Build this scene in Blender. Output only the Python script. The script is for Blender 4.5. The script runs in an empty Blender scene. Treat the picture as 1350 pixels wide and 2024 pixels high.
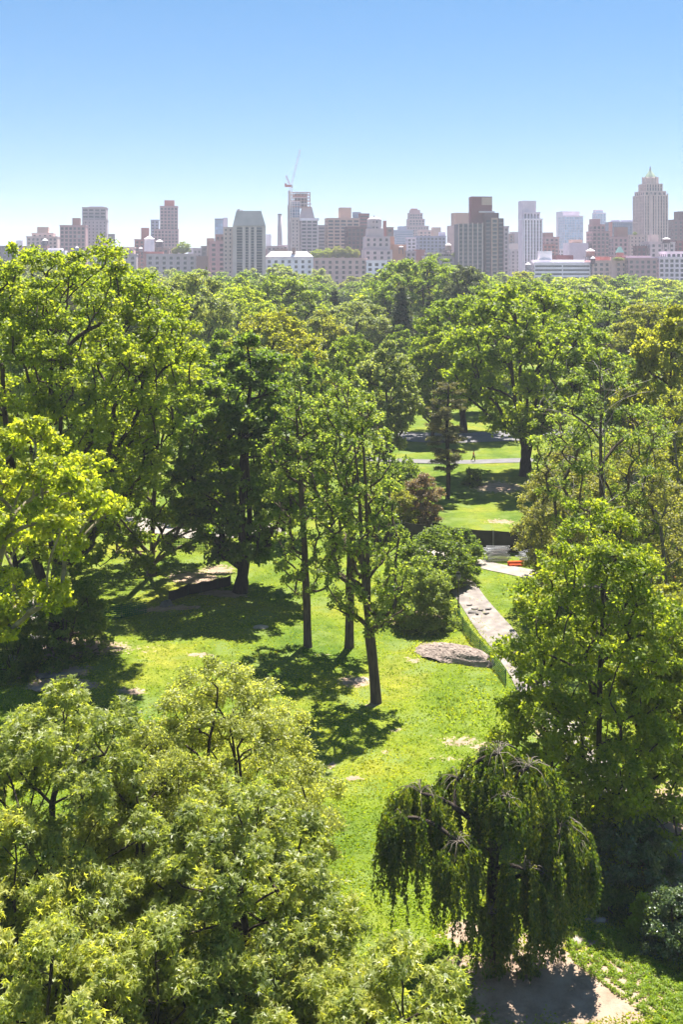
import bpy, bmesh, math, random
import numpy as np
from mathutils import Vector

# ------------------------------------------------------------------ camera, sky, sun, exposure
F, CX, CY, CAMH = 2000.0, 675.0, 520.0, 32.0          # photo pixels: focal length, vanishing point; metres
SUN_EL, SUN_AZ = math.radians(65), math.radians(18)   # azimuth from +Y towards +X
sc = bpy.context.scene
COL = sc.collection
cd = bpy.data.cameras.new('camera'); cam = bpy.data.objects.new('camera', cd); COL.objects.link(cam)
cd.sensor_fit = 'HORIZONTAL'; cd.sensor_width = 36.0; cd.lens = F / 1350.0 * 36.0
cd.shift_y = -(1012.0 - CY) / 1350.0
cd.clip_start = 0.5; cd.clip_end = 20000
cam.location = (0, 0, CAMH); cam.rotation_euler = (math.radians(90), 0, 0)
sc.camera = cam

wd = bpy.data.worlds.new('World'); sc.world = wd; wd.use_nodes = True
wn = wd.node_tree.nodes; wl = wd.node_tree.links
bg = wn['Background']; sky = wn.new('ShaderNodeTexSky'); sky.sky_type = 'NISHITA'
sky.sun_disc = False; sky.sun_elevation = SUN_EL; sky.sun_rotation = SUN_AZ
sky.altitude = 0; sky.air_density = 0.75; sky.dust_density = 0.0; sky.ozone_density = 8.0
hsv = wn.new('ShaderNodeHueSaturation'); hsv.inputs['Saturation'].default_value = 1.2; hsv.inputs['Hue'].default_value = 0.502; wl.new(sky.outputs[0], hsv.inputs['Color']); gam = wn.new('ShaderNodeGamma'); gam.inputs[1].default_value = 0.66; wl.new(hsv.outputs[0], gam.inputs[0]); wl.new(gam.outputs[0], bg.inputs[0]); bg.inputs[1].default_value = 0.08

ld = bpy.data.lights.new('sun', 'SUN'); ld.energy = 5.0; ld.angle = math.radians(0.53); ld.color = (1.0, 0.95, 0.86)
sun = bpy.data.objects.new('sun', ld); COL.objects.link(sun)
sdir = Vector((math.sin(SUN_AZ)*math.cos(SUN_EL), math.cos(SUN_AZ)*math.cos(SUN_EL), math.sin(SUN_EL)))
sun.rotation_euler = sdir.to_track_quat('Z', 'Y').to_euler(); sun.location = (0, 0, 300)

vs = sc.view_settings
vs.view_transform = 'Standard'; vs.look = 'None'; vs.gamma = 1.0; vs.use_curve_mapping = False
vs.exposure = 1.80
cy = sc.cycles
cy.max_bounces = 7; cy.diffuse_bounces = 6; cy.glossy_bounces = 2; cy.transmission_bounces = 3; cy.transparent_max_bounces = 6
cy.volume_bounces = 0; cy.caustics_reflective = False; cy.caustics_refractive = False
cy.use_denoising = True; cy.use_adaptive_sampling = True; cy.adaptive_threshold = 0.02
cy.sample_clamp_indirect = 6.0

# ------------------------------------------------------------------ helpers
def at(px, py, D):                       # photo pixel + distance -> point
    return ((px-CX)/F*D, D, CAMH-(py-CY)/F*D)
def dist(py): return CAMH*F/(py-CY)      # distance of the ground seen at row py
def gnd(px, py):
    D = dist(py); return ((px-CX)/F*D, D)
def zat(py, D): return CAMH-(py-CY)/F*D
def gz(x, y):                            # gentle relief of the lawn
    x = np.asarray(x, float); y = np.asarray(y, float)
    w = np.clip((y-20)/15, 0, 1)*np.clip((170-y)/40, 0, 1)*np.clip((70-np.abs(x))/20, 0, 1)
    return w*(0.30*np.sin(x*0.16+0.8)*np.cos(y*0.11+0.3)+0.12*np.sin(x*0.43+y*0.21)+0.05*np.sin(x*1.1)*np.sin(y*0.9))
def gzf(x, y): return float(gz(x, y))

def tag(o, label=None, cat=None, group=None, kind=None):
    if label: o['label'] = label
    if cat: o['category'] = cat
    if group: o['group'] = group
    if kind: o['kind'] = kind
    return o
def link(o, parent=None):
    COL.objects.link(o)
    if parent is not None: o.parent = parent
    return o
def empty(name, loc=(0, 0, 0), rz=0.0, label=None, cat=None, group=None):
    o = bpy.data.objects.new(name, None); o.empty_display_size = 0.5
    link(o); o.location = loc; o.rotation_euler = (0, 0, rz)
    return tag(o, label, cat, group)
def np_mesh(name, verts, faces, smooth=False, tint=None):
    """verts (N,3); faces (M,k) array, or list of such arrays"""
    verts = np.asarray(verts, np.float32).reshape(-1, 3)
    if not isinstance(faces, list): faces = [faces]
    faces = [np.asarray(f, np.int32) for f in faces if len(f)]
    me = bpy.data.meshes.new(name)
    loops = np.concatenate([f.ravel() for f in faces]); tot = np.concatenate([np.full(len(f), f.shape[1]) for f in faces])
    start = np.concatenate([[0], np.cumsum(tot)[:-1]]).astype(np.int32)
    me.vertices.add(len(verts)); me.vertices.foreach_set('co', verts.ravel())
    me.loops.add(len(loops)); me.loops.foreach_set('vertex_index', loops)
    me.polygons.add(len(tot)); me.polygons.foreach_set('loop_start', start)
    me.polygons.foreach_set('use_smooth', np.full(len(tot), smooth))
    if tint is not None:
        a = me.attributes.new('tint', 'FLOAT', 'FACE'); a.data.foreach_set('value', np.asarray(tint, np.float32))
    me.update(calc_edges=True)
    return me
def obj(name, me, mat=None, parent=None, loc=None):
    o = bpy.data.objects.new(name, me)
    if mat is not None:
        me.materials.append(mat)
    link(o, parent)
    if loc is not None: o.location = loc
    return o
def setmat(o, mat):
    if not o.data.materials: o.data.materials.append(mat)
    o.material_slots[0].link = 'OBJECT'; o.material_slots[0].material = mat

class MB:                                 # collects boxes, tubes and quads into one mesh
    def __init__(s): s.v = []; s.f = []; s.n = 0
    def add(s, v, f):
        s.v.append(np.asarray(v, float)); s.f += [tuple(i+s.n for i in q) for q in f]; s.n += len(v)
    def quad(s, a, b, c, d): s.add([a, b, c, d], [(0, 1, 2, 3)])
    def box(s, x0, x1, y0, y1, z0, z1):
        s.add([(x0, y0, z0), (x1, y0, z0), (x1, y1, z0), (x0, y1, z0), (x0, y0, z1), (x1, y0, z1), (x1, y1, z1), (x0, y1, z1)],
              [(0, 3, 2, 1), (4, 5, 6, 7), (0, 1, 5, 4), (1, 2, 6, 5), (2, 3, 7, 6), (3, 0, 4, 7)])
    def frustum(s, b, zb, t, zt):         # b,t: (x0,x1,y0,y1)
        s.add([(b[0], b[2], zb), (b[1], b[2], zb), (b[1], b[3], zb), (b[0], b[3], zb), (t[0], t[2], zt), (t[1], t[2], zt), (t[1], t[3], zt), (t[0], t[3], zt)],
              [(0, 3, 2, 1), (4, 5, 6, 7), (0, 1, 5, 4), (1, 2, 6, 5), (2, 3, 7, 6), (3, 0, 4, 7)])
    def lathe(s, prof, c=(0, 0, 0), n=12):   # prof [(r,z)...]
        vv = []; ff = []
        for r, z in prof:
            for k in range(n):
                a = 2*math.pi*k/n; vv.append((c[0]+r*math.cos(a), c[1]+r*math.sin(a), c[2]+z))
        for i in range(len(prof)-1):
            for k in range(n):
                k2 = (k+1) % n; ff.append((i*n+k, i*n+k2, (i+1)*n+k2, (i+1)*n+k))
        ff.append(tuple(range(n-1, -1, -1))); ff.append(tuple((len(prof)-1)*n+k for k in range(n)))
        s.add(vv, ff)
    def tube(s, pts, rad, n=6):
        pts = np.asarray(pts, float); rad = np.broadcast_to(np.asarray(rad, float), (len(pts),))
        v, f = sweep(pts, rad, n); s.add(v, [tuple(q) for q in f.tolist()])
    def mesh(s, name, smooth=False):
        me = bpy.data.meshes.new(name)
        me.from_pydata([tuple(p) for p in np.concatenate(s.v)], [], s.f)
        if smooth: me.polygons.foreach_set('use_smooth', np.ones(len(me.polygons), bool))
        else: me.polygons.foreach_set('use_smooth', np.zeros(len(me.polygons), bool))
        me.update(); return me
    def obj(s, name, mat, parent=None, smooth=False, loc=None): return obj(name, s.mesh(name, smooth), mat, parent, loc)

def sweep(pts, rad, n):
    """tube along pts with parallel-transported rings -> verts, quad faces"""
    d = np.gradient(pts, axis=0); d /= np.linalg.norm(d, axis=1)[:, None]+1e-9
    u = np.cross(d[0], (0.31, 0.95, 0.05) if abs(d[0][2]) > .8 else (0, 0, 1.0)); u /= np.linalg.norm(u)+1e-9
    ang = np.arange(n)*2*math.pi/n; V = np.empty((len(pts), n, 3))
    for i in range(len(pts)):
        u = u-d[i]*np.dot(u, d[i]); u /= np.linalg.norm(u)+1e-9
        w = np.cross(d[i], u)
        V[i] = pts[i]+rad[i]*(np.cos(ang)[:, None]*u+np.sin(ang)[:, None]*w)
    i = np.arange(len(pts)-1)[:, None]*n; k = np.arange(n)[None]; k2 = (k+1) % n
    Fq = np.stack([i+k, i+k2, i+n+k2, i+n+k], -1).reshape(-1, 4)
    return V.reshape(-1, 3), Fq

# ------------------------------------------------------------------ materials
def newmat(name):
    m = bpy.data.materials.new(name); m.use_nodes = True
    nt = m.node_tree; nt.nodes.clear()
    return m, nt.nodes, nt.links
def out(nodes, links, shader, disp=None):
    o = nodes.new('ShaderNodeOutputMaterial'); links.new(shader, o.inputs['Surface'])
def ramp(nodes, stops):
    r = nodes.new('ShaderNodeValToRGB'); e = r.color_ramp.elements
    while len(e) < len(stops): e.new(0.5)
    for i, (p, c) in enumerate(stops): e[i].position = p; e[i].color = (*c, 1)
    return r
_mc = {}
def leafmat(name, dark, mid, lite, trans=0.50, tgain=3.0, rough=0.5, spec=0.25):
    """leaf: three natural colours picked per leaf, part of the light passes through"""
    if name in _mc: return _mc[name]
    m, N, L = newmat(name)
    a = N.new('ShaderNodeAttribute'); a.attribute_name = 'tint'
    oi = N.new('ShaderNodeObjectInfo')
    ad = N.new('ShaderNodeMath'); ad.operation = 'MULTIPLY_ADD'; L.new(oi.outputs['Random'], ad.inputs[0]); ad.inputs[1].default_value = 0.24
    sb = N.new('ShaderNodeMath'); sb.operation = 'SUBTRACT'; L.new(a.outputs['Fac'], sb.inputs[0]); sb.inputs[1].default_value = 0.12
    L.new(sb.outputs[0], ad.inputs[2])
    r = ramp(N, [(0.05, dark), (0.5, mid), (0.95, lite)]); L.new(ad.outputs[0], r.inputs[0])
    p = N.new('ShaderNodeBsdfPrincipled'); p.inputs['Roughness'].default_value = rough
    p.inputs['Specular IOR Level'].default_value = spec
    L.new(r.outputs[0], p.inputs['Base Color'])
    t = N.new('ShaderNodeBsdfTranslucent')
    mu = N.new('ShaderNodeMix'); mu.data_type = 'RGBA'; mu.blend_type = 'MULTIPLY'; mu.inputs[0].default_value = 1
    L.new(r.outputs[0], mu.inputs[6]); mu.inputs[7].default_value = (tgain*1.15, tgain*1.08, tgain*0.40, 1); mu.clamp_result = False
    L.new(mu.outputs[2], t.inputs[0])
    mx = N.new('ShaderNodeMixShader'); mx.inputs[0].default_value = trans
    L.new(p.outputs[0], mx.inputs[1]); L.new(t.outputs[0], mx.inputs[2]); out(N, L, mx.outputs[0])
    _mc[name] = m; return m
def plain(name, col, rough=0.7, metal=0.0, noise=0.0, nscale=3.0, spec=0.4, bump=0.0, col2=None, stretch=None):
    """solid material with a little procedural unevenness"""
    if name in _mc: return _mc[name]
    m, N, L = newmat(name)
    p = N.new('ShaderNodeBsdfPrincipled'); p.inputs['Roughness'].default_value = rough; p.inputs['Metallic'].default_value = metal
    p.inputs['Specular IOR Level'].default_value = spec
    p.inputs['Base Color'].default_value = (*col, 1)
    if noise or bump or col2:
        tc = N.new('ShaderNodeTexCoord'); mp = N.new('ShaderNodeMapping')
        if stretch: mp.inputs['Scale'].default_value = stretch
        L.new(tc.outputs['Object'], mp.inputs[0])
        nz = N.new('ShaderNodeTexNoise'); nz.inputs['Scale'].default_value = nscale; nz.inputs['Detail'].default_value = 6
        L.new(mp.outputs[0], nz.inputs['Vector'])
        c2 = col2 or tuple(c*(1-noise) for c in col)
        r = ramp(N, [(0.32, c2), (0.68, tuple(min(1, c*(1+noise*.6)) for c in col))]); L.new(nz.outputs[0], r.inputs[0])
        L.new(r.outputs[0], p.inputs['Base Color'])
        if bump:
            b = N.new('ShaderNodeBump'); b.inputs['Strength'].default_value = 0.9; b.inputs['Distance'].default_value = bump
            L.new(nz.outputs[0], b.inputs['Height']); L.new(b.outputs[0], p.inputs['Normal'])
    out(N, L, p.outputs[0]); _mc[name] = m; return m

bark_brown = plain('bark_brown', (0.105, 0.078, 0.058), 0.9, noise=0.5, nscale=2.5, bump=0.06, stretch=(3, 3, 0.5), spec=0.15)
bark_dark = plain('bark_dark', (0.055, 0.042, 0.034), 0.9, noise=0.5, nscale=2.5, bump=0.05, stretch=(3, 3, 0.5), spec=0.15)
bark_grey = plain('bark_grey', (0.16, 0.145, 0.125), 0.9, noise=0.45, nscale=2.5, bump=0.04, stretch=(3, 3, 0.6), spec=0.15)
bark_plane = plain('bark_plane', (0.24, 0.21, 0.14), 0.85, noise=0.4, nscale=2.0, bump=0.02, col2=(0.12, 0.10, 0.065), spec=0.2)
bark_dead = plain('bark_dead', (0.30, 0.27, 0.24), 0.9, noise=0.3, nscale=4, spec=0.15)

L_MID = leafmat('leaves_mid_green', (0.050, 0.088, 0.016), (0.098, 0.142, 0.022), (0.150, 0.185, 0.030))
L_FRESH = leafmat('leaves_fresh_green', (0.070, 0.108, 0.014), (0.128, 0.170, 0.018), (0.190, 0.212, 0.026))
L_YELLOW = leafmat('leaves_yellow_green', (0.098, 0.140, 0.014), (0.160, 0.202, 0.018), (0.225, 0.240, 0.030), trans=0.55)
L_DARK = leafmat('leaves_dark_green', (0.044, 0.082, 0.018), (0.086, 0.132, 0.026), (0.145, 0.185, 0.038), trans=0.5)
L_PALE = leafmat('leaves_pale_green', (0.088, 0.120, 0.046), (0.145, 0.175, 0.068), (0.205, 0.228, 0.095), trans=0.42)
L_OLIVE = leafmat('leaves_olive_green', (0.080, 0.098, 0.018), (0.135, 0.152, 0.024), (0.190, 0.192, 0.036))
L_GUM = leafmat('leaves_glossy_star', (0.105, 0.140, 0.036), (0.205, 0.240, 0.056), (0.300, 0.312, 0.085), trans=0.56, tgain=2.6, rough=0.42, spec=0.45)
L_LOCUST = leafmat('leaves_fine_olive', (0.130, 0.155, 0.044), (0.210, 0.235, 0.062), (0.280, 0.295, 0.092), trans=0.56, tgain=2.6, rough=0.45, spec=0.4)
L_GINKGO = leafmat('leaves_ginkgo', (0.072, 0.112, 0.026), (0.130, 0.172, 0.040), (0.185, 0.215, 0.058), trans=0.48)
L_WEEP = leafmat('leaves_weeping', (0.024, 0.050, 0.010), (0.056, 0.088, 0.014), (0.150, 0.165, 0.018), trans=0.42, rough=0.4, spec=0.4)
L_CONIFER = leafmat('needles_grey_green', (0.036, 0.052, 0.028), (0.068, 0.088, 0.048), (0.120, 0.135, 0.080), trans=0.2)
L_PINE = leafmat('needles_brown_green', (0.062, 0.068, 0.030), (0.108, 0.110, 0.052), (0.170, 0.158, 0.080), trans=0.25)
L_RED = leafmat('leaves_reddish', (0.100, 0.072, 0.042), (0.165, 0.115, 0.080), (0.190, 0.175, 0.110), trans=0.25)
L_BROWN = leafmat('leaves_tired_olive', (0.100, 0.108, 0.034), (0.155, 0.160, 0.050), (0.200, 0.205, 0.075), trans=0.42)
L_IVY = leafmat('leaves_ivy', (0.032, 0.060, 0.022), (0.065, 0.100, 0.034), (0.115, 0.145, 0.056), trans=0.25, rough=0.35, spec=0.6)
L_COVER = leafmat('leaves_ground_cover', (0.085, 0.145, 0.010), (0.140, 0.200, 0.014), (0.195, 0.240, 0.020), trans=0.45)
# ------------------------------------------------------------------ tree growing
def shape_r(kind, t):
    if kind == 'round': return np.sin(np.pi*np.clip(t*0.93+0.05, 0, 1))**0.62
    if kind == 'oval': return np.sin(np.pi*np.clip(t*0.9+0.07, 0, 1)**0.9)**0.8
    if kind == 'cone': return np.clip(np.minimum((1.06-t)**0.8, 0.55+2.2*t), 0, 1)
    if kind == 'vase': return np.clip(np.sin(np.pi*np.clip(t*0.88+0.06, 0, 1)**1.4)**0.65, 0, 1)
    if kind == 'column': return np.clip(np.minimum(1.0, 4.5*t+0.35)*np.minimum(1, (1.05-t)*3.2), 0, 1)
    if kind == 'egg': return np.interp(t, (0, .2, .45, .7, .88, 1), (.8, 1, .95, .76, .52, .3))
    if kind == 'dome': return np.sqrt(np.clip(1-t**2.2, 0, 1))
def leaf_arrays(P, Nn, Dn, L, Wd, fold, tint, star=False, rng=None):
    """P base points, Nn normals, Dn directions -> verts, tris, tint per tri"""
    S = np.cross(Nn, Dn); S /= np.linalg.norm(S, axis=1)[:, None]+1e-9
    if not star:
        L = L[:, None]; w = Wd[:, None]*0.5
        a = P; b = P+Dn*L*0.45+S*w-Nn*fold*L; c = P+Dn*L; d = P+Dn*L*0.45-S*w-Nn*fold*L
        V = np.stack([a, b, c, d], 1).reshape(-1, 3); i = np.arange(len(P))[:, None]*4
        Fc = np.stack([i+0, i+1, i+2, i+0, i+2, i+3], -1).reshape(-1, 3)
        return V, Fc, np.repeat(tint, 2)
    Vs = []; L = L[:, None]
    for a in (-1.2, 0.0, 1.2):                        # three-pointed star leaf, one blade for each point
        dd = Dn*math.cos(a)+S*math.sin(a); ss = np.cross(Nn, dd)
        Vs.append(np.stack([P+ss*Wd[:, None]*.42-dd*L*.1, P+dd*L-Nn*L*(0.10+0.14*abs(a)), P-ss*Wd[:, None]*.42-dd*L*.1], 1))
    V = np.stack(Vs, 1).reshape(-1, 3)
    return V, np.arange(len(V)).reshape(-1, 3), np.repeat(tint, 3)
def norm(a): return a/(np.linalg.norm(a, axis=-1, keepdims=True)+1e-9)

class Skel:
    def __init__(s, root): s.p = [np.array(root, float)]; s.par = [-1]; s.pl = [0.0]; s.P = np.zeros((20000, 3)); s.P[0] = root; s.PL = np.zeros(20000); s.n = 1
    def node(s, p, par):
        s.P[s.n] = p; s.PL[s.n] = s.PL[par]+np.linalg.norm(s.P[s.n]-s.P[par]); s.par.append(par); s.n += 1; return s.n-1
    def chain(s, par, pts):
        for q in pts: par = s.node(q, par)
        return par
    def attach(s, tip, rng, bf, rise, seg, lo=0, arch=0.12):
        P = s.P[lo:s.n]; d = tip-P; L = np.linalg.norm(d, axis=1); hd = np.hypot(d[:, 0], d[:, 1])
        cost = L+bf*s.PL[lo:s.n]+1.6*np.clip(P[:, 2]-(tip[2]-rise*hd), 0, None)
        i = int(np.argmin(cost)); p0 = P[i]; l = L[i]
        n = max(1, int(l/seg)+1); t = np.linspace(0, 1, n+1)[1:, None]
        c = (p0+tip)/2+np.array([0, 0, arch*l])+rng.normal(0, 0.07*l, 3)
        pts = (1-t)**2*p0+2*t*(1-t)*c+t*t*tip
        if n > 2: pts[:-1] += rng.normal(0, 0.03*seg, (n-1, 3))
        return s.chain(i+lo, pts)
    def wood(s, root_r, p=2.25, min_r=0.0, flare=0.35, tipmul=1.0, skip=0.0):
        n = s.n; par = s.par; ch = [[] for _ in range(n)]
        for i in range(1, n): ch[par[i]].append(i)
        r = np.zeros(n)
        for i in range(n-1, -1, -1):
            r[i] = 1.0 if not ch[i] else sum(r[c]**p for c in ch[i])**(1/p)
        r *= root_r/r[0]; r = np.maximum(r, min_r)
        Vs = []; Fs = []; off = 0; starts = [(0, None)]
        while starts:
            i, pre = starts.pop(); ids = [i]
            while ch[ids[-1]]:
                c = sorted(ch[ids[-1]], key=lambda k: -r[k]); starts += [(k, ids[-1]) for k in c[1:]]; ids.append(c[0])
            pts = s.P[ids]; rr = r[ids].copy()
            if pre is not None: pts = np.vstack([s.P[pre], pts]); rr = np.concatenate([[rr[0]], rr])
            if len(pts) < 2 or rr.max() < skip: continue
            rr[-1] *= 0.4
            if pre is None and flare:
                z = pts[:, 2]-pts[0, 2]; rr = rr*(1+flare*np.exp(-z/(root_r*1.6)))
            nn = 12 if rr[0] > .2 else (7 if rr[0] > 0.07 else (5 if rr[0] > .03 else 3))
            V, Fq = sweep(pts, rr, nn)
            if pre is None:                                    # fluted, knobbly stem
                a = np.tile(np.arange(nn), len(pts))*2*math.pi/nn; zz = np.repeat(pts[:, 2], nn)
                cc = np.repeat(pts, nn, 0); V = cc+(V-cc)*(1+0.06*np.sin(3*a+zz*.4)+0.05*np.sin(5*a-zz*1.1))[:, None]
            Vs.append(V); Fs.append(Fq+off); off += len(V)
        return np.concatenate(Vs), np.concatenate(Fs)

def tree_mesh(name, seed, H, R, base, shape='round', lobes=34, lobe_r=2.0, tips=12, leaves=110, ll=0.25, lw=0.68, cl=0.55, flat=0.65,
              trunk_r=0.4, lean=(0, 0), wander=0.25, bf=0.35, rise=0.35, trunk_top=0.72, star=False, shell=0.3, up=0.7, droop=0.15,
              bare=0.0, squash=0.8, seg=0.8, inner=0.15, stems=1, leanpow=1.0, tipspread=1.0, rx=1.0, ry=1.0, tint_w=0.22, arch=0.12, upn=0.5):
    rng = np.random.default_rng(seed)
    axis = lambda z: np.array([lean[0]*(max(z, 0)/H)**leanpow, lean[1]*(max(z, 0)/H)**leanpow])
    sk = Skel((0, 0, -0.4))
    top = H*trunk_top; nz = max(4, int(top/0.7)); w = np.zeros(2); pts = []
    wx = rng.normal(0, 1, (4,)); ph = rng.uniform(0, 6, 4)
    for k in range(1, nz+1):
        z = -0.4+(top+0.4)*k/nz; u = z/top
        w = wander*np.array([wx[0]*math.sin(3*u+ph[0])+wx[1]*.5*math.sin(7*u+ph[1])-wx[0]*math.sin(ph[0])-wx[1]*.5*math.sin(ph[1]),
                             wx[2]*math.sin(3*u+ph[2])+wx[3]*.5*math.sin(7*u+ph[3])-wx[2]*math.sin(ph[2])-wx[3]*.5*math.sin(ph[3])])
        pts.append((*(axis(z)+w), z))
    sk.chain(0, pts)
    for q in range(1, stems):                                  # extra stems from low on the trunk
        a = rng.uniform(0, 6.28); f = max(1, int(nz*rng.uniform(0.08, 0.3))); p0 = np.array(pts[f-1]); rr = R*rng.uniform(0.25, 0.45)
        t = np.linspace(0, 1, nz-f+1)[1:, None]; e = np.array([math.cos(a)*rr, math.sin(a)*rr, 0])
        sk.chain(f, p0+(np.array(pts[-1])-p0)*t*np.array([1, 1, rng.uniform(.85, 1)])+e*np.sin(t*1.5))
    # lobes (billows of the crown) spread evenly through an envelope
    C = []
    for k in range(lobes):
        best = None; bd = -1
        for q in range(10):
            t = rng.uniform(0, 1); a = rng.uniform(0, 2*math.pi); z = base+(H-base-lobe_r*.5)*t
            r = max(0.0, R*float(shape_r(shape, t))-lobe_r*0.55)*math.sqrt(rng.uniform(shell, 1)); ax = axis(z)
            c = np.array([ax[0]+rx*r*math.cos(a), ax[1]+ry*r*math.sin(a), z])
            d = min([np.linalg.norm(c-x) for x in C], default=9)+rng.uniform(0, .4*lobe_r)
            if d > bd: bd = d; best = c
        C.append(best)
    C = np.array(C); ctr = np.array([*axis((H+base)/2), (H+base)/2])
    order = np.argsort(np.hypot(C[:, 0]-lean[0]*.5, C[:, 1]-lean[1]*.5)+0.3*C[:, 2])
    T = []; O = []; lo = max(1, int(nz*max(0.08, base*0.55/top)))
    for i in order:
        c = C[i]; hub = c-np.array([0, 0, lobe_r*.35]); sk.attach(hub, rng, bf, rise, seg, lo, arch)
        lr = lobe_r*rng.uniform(0.7, 1.25); m = max(3, int(tips*rng.uniform(.75, 1.25)))
        d = rng.normal(0, 1, (m, 3)); d[:, 2] = np.where(rng.uniform(0, 1, m) < up, np.abs(d[:, 2]), d[:, 2]); d = norm(d)
        outw = norm(c-ctr+1e-6); d = norm(d+0.35*outw)
        tp = c+d*lr*rng.uniform(0.45, 1.05, (m, 1))*np.array([1, 1, squash])*tipspread
        for q in np.argsort(np.linalg.norm(tp-hub, axis=1)):
            sk.attach(tp[q], rng, bf*.4, 0.1, seg*.7, lo, arch*.6)
        T.append(tp); O.append(np.repeat(outw[None], m, 0))
    T = np.concatenate(T); O = np.concatenate(O)
    Vw, Fw = sk.wood(trunk_r, skip=0.012 if ll < .4 else 0.03)
    keep = rng.uniform(0, 1, len(T)) >= bare
    Tl = T[keep]; Ol = O[keep]; nT = len(Tl)
    cnt = np.maximum(4, (leaves*rng.uniform(.55, 1.45, nT)).astype(int)); idx = np.repeat(np.arange(nT), cnt); n = len(idx)
    u = norm(rng.normal(0, 1, (n, 3))); rr = rng.uniform(0, 1, (n, 1))**0.55
    csz = rng.uniform(.7, 1.3, nT)[idx][:, None]*cl
    off = u*rr*csz*np.array([1, 1, flat]); off[:, 2] -= droop*csz[:, 0]*(off[:, 0]**2+off[:, 1]**2)/(csz[:, 0]**2)
    P = Tl[idx]+off
    Nn = norm(np.array([0, 0, upn])+0.25*Ol[idx]+0.3*u+rng.normal(0, 0.7, (n, 3)))
    Dn = norm(np.cross(norm(rng.normal(0, 1, (n, 3))+0.001), Nn)+0.45*off/csz+np.array([0, 0, -droop]))
    Dn = norm(Dn-Nn*np.sum(Dn*Nn, 1)[:, None])
    L = ll*rng.uniform(.65, 1.3, n)
    tint = np.clip(0.5+rng.normal(0, tint_w*.6, nT)[idx]+rng.normal(0, tint_w*.55, n), 0, 1)
    Vl, Fl, tt = leaf_arrays(P, Nn, Dn, L, L*lw, 0.10, tint, star)
    return np_mesh(name+'_wood', Vw, Fw, True), np_mesh(name+'_leaves', Vl, Fl, True, tt)

def plant_tree(name, meshes, loc, bark, leaf, label, cat='tree', group=None, rz=0.0, s=(1, 1, 1)):
    r = empty(name, loc, rz, label, cat, group); r.scale = s
    w = bpy.data.objects.new('trunk', meshes[0]); link(w, r); setmat(w, bark)
    c = bpy.data.objects.new('crown', meshes[1]); link(c, r); setmat(c, leaf)
    return r
def ground_at(px, py):
    x, y = gnd(px, py); return (x, y, gzf(x, y))
def spot(px, D):
    x = (px-CX)/F*D; return (x, D, gzf(x, D))
# ------------------------------------------------------------------ ground, paths
def axis_pts(a, b, step, far, grow=1.35, lo=None):
    pts = list(np.arange(a, b+1e-6, step)); s = step; x = b
    while x < far: s *= grow; x = min(far, x+s); pts.append(x)
    s = step; x = a; lo = -far if lo is None else lo
    while x > lo: s *= grow; x = max(lo, x-s); pts.insert(0, x)
    return np.array(pts)
gxs = axis_pts(-33, 33, 0.6, 4000); gys = axis_pts(36, 120, 0.6, 4000, lo=-300)
GX, GY = np.meshgrid(gxs, gys); GZ = gz(GX, GY)
nxs, nys = len(gxs), len(gys)
ii = (np.arange(nys-1)[:, None]*nxs+np.arange(nxs-1)[None]).ravel()
gm = np_mesh('ground', np.stack([GX.ravel(), GY.ravel(), GZ.ravel()], 1), np.stack([ii, ii+1, ii+nxs+1, ii+nxs], 1), True)
SPOTS = [(110, 1335, 70, 14, 1), (150, 1362, 60, 10, .9), (95, 1355, 50, 10, .9), (565, 1411, 9, 4, 1), (385, 1140, 60, 16, .8), (430, 1120, 40, 12, .7), (660, 1515, 9, 8, 1),
         (905, 1462, 55, 14, .55), (880, 1500, 55, 10, .4), (700, 1545, 18, 6, .7), (785, 1440, 12, 6, .7), (760, 1490, 16, 6, .6), (915, 1850, 34, 20, 1.2), (1165, 1965, 150, 62, 1.5), (1050, 1950, 120, 80, 1.3),
         (785, 1876, 16, 6, 1), (745, 1912, 26, 9, 1), (690, 1930, 30, 14, .9), (900, 1905, 40, 16, .9), (985, 968, 60, 7, .8), (990, 1030, 40, 5, .6), (395, 1300, 26, 5, .8), (260, 1372, 30, 8, .8),
         (810, 1218, 70, 14, 1.2), (440, 1172, 50, 9, 1), (330, 1205, 70, 7, .9), (115, 1285, 150, 20, .9), (1230, 1990, 60, 20, 1), (1150, 1870, 40, 14, .8), (1290, 1640, 160, 90, 1.0), (600, 1478, 10, 5, .8),
         (735, 1385, 20, 7, .7), (700, 1340, 34, 12, .9), (1100, 1430, 60, 40, .8), (815, 1300, 24, 8, .6), (1180, 1818, 30, 10, .8), (640, 1290, 18, 4, .4), (850, 1420, 14, 5, .6), (955, 1475, 30, 8, .7)]
def dirt_at(x, y):
    y = np.maximum(np.asarray(y, float), 1.0); px = CX+F*np.asarray(x, float)/y; py = CY+F*CAMH/y; d = np.zeros_like(px)
    for sx, sy, rx, ry, k in SPOTS: d = np.maximum(d, k*np.exp(-(((px-sx)/rx)**2+((py-sy)/ry)**2)))
    return d
dv = np.where(GY > 20, dirt_at(GX, GY), 0)
a = gm.attributes.new('dirt', 'FLOAT', 'POINT'); a.data.foreach_set('value', dv.ravel().astype(np.float32))

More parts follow.
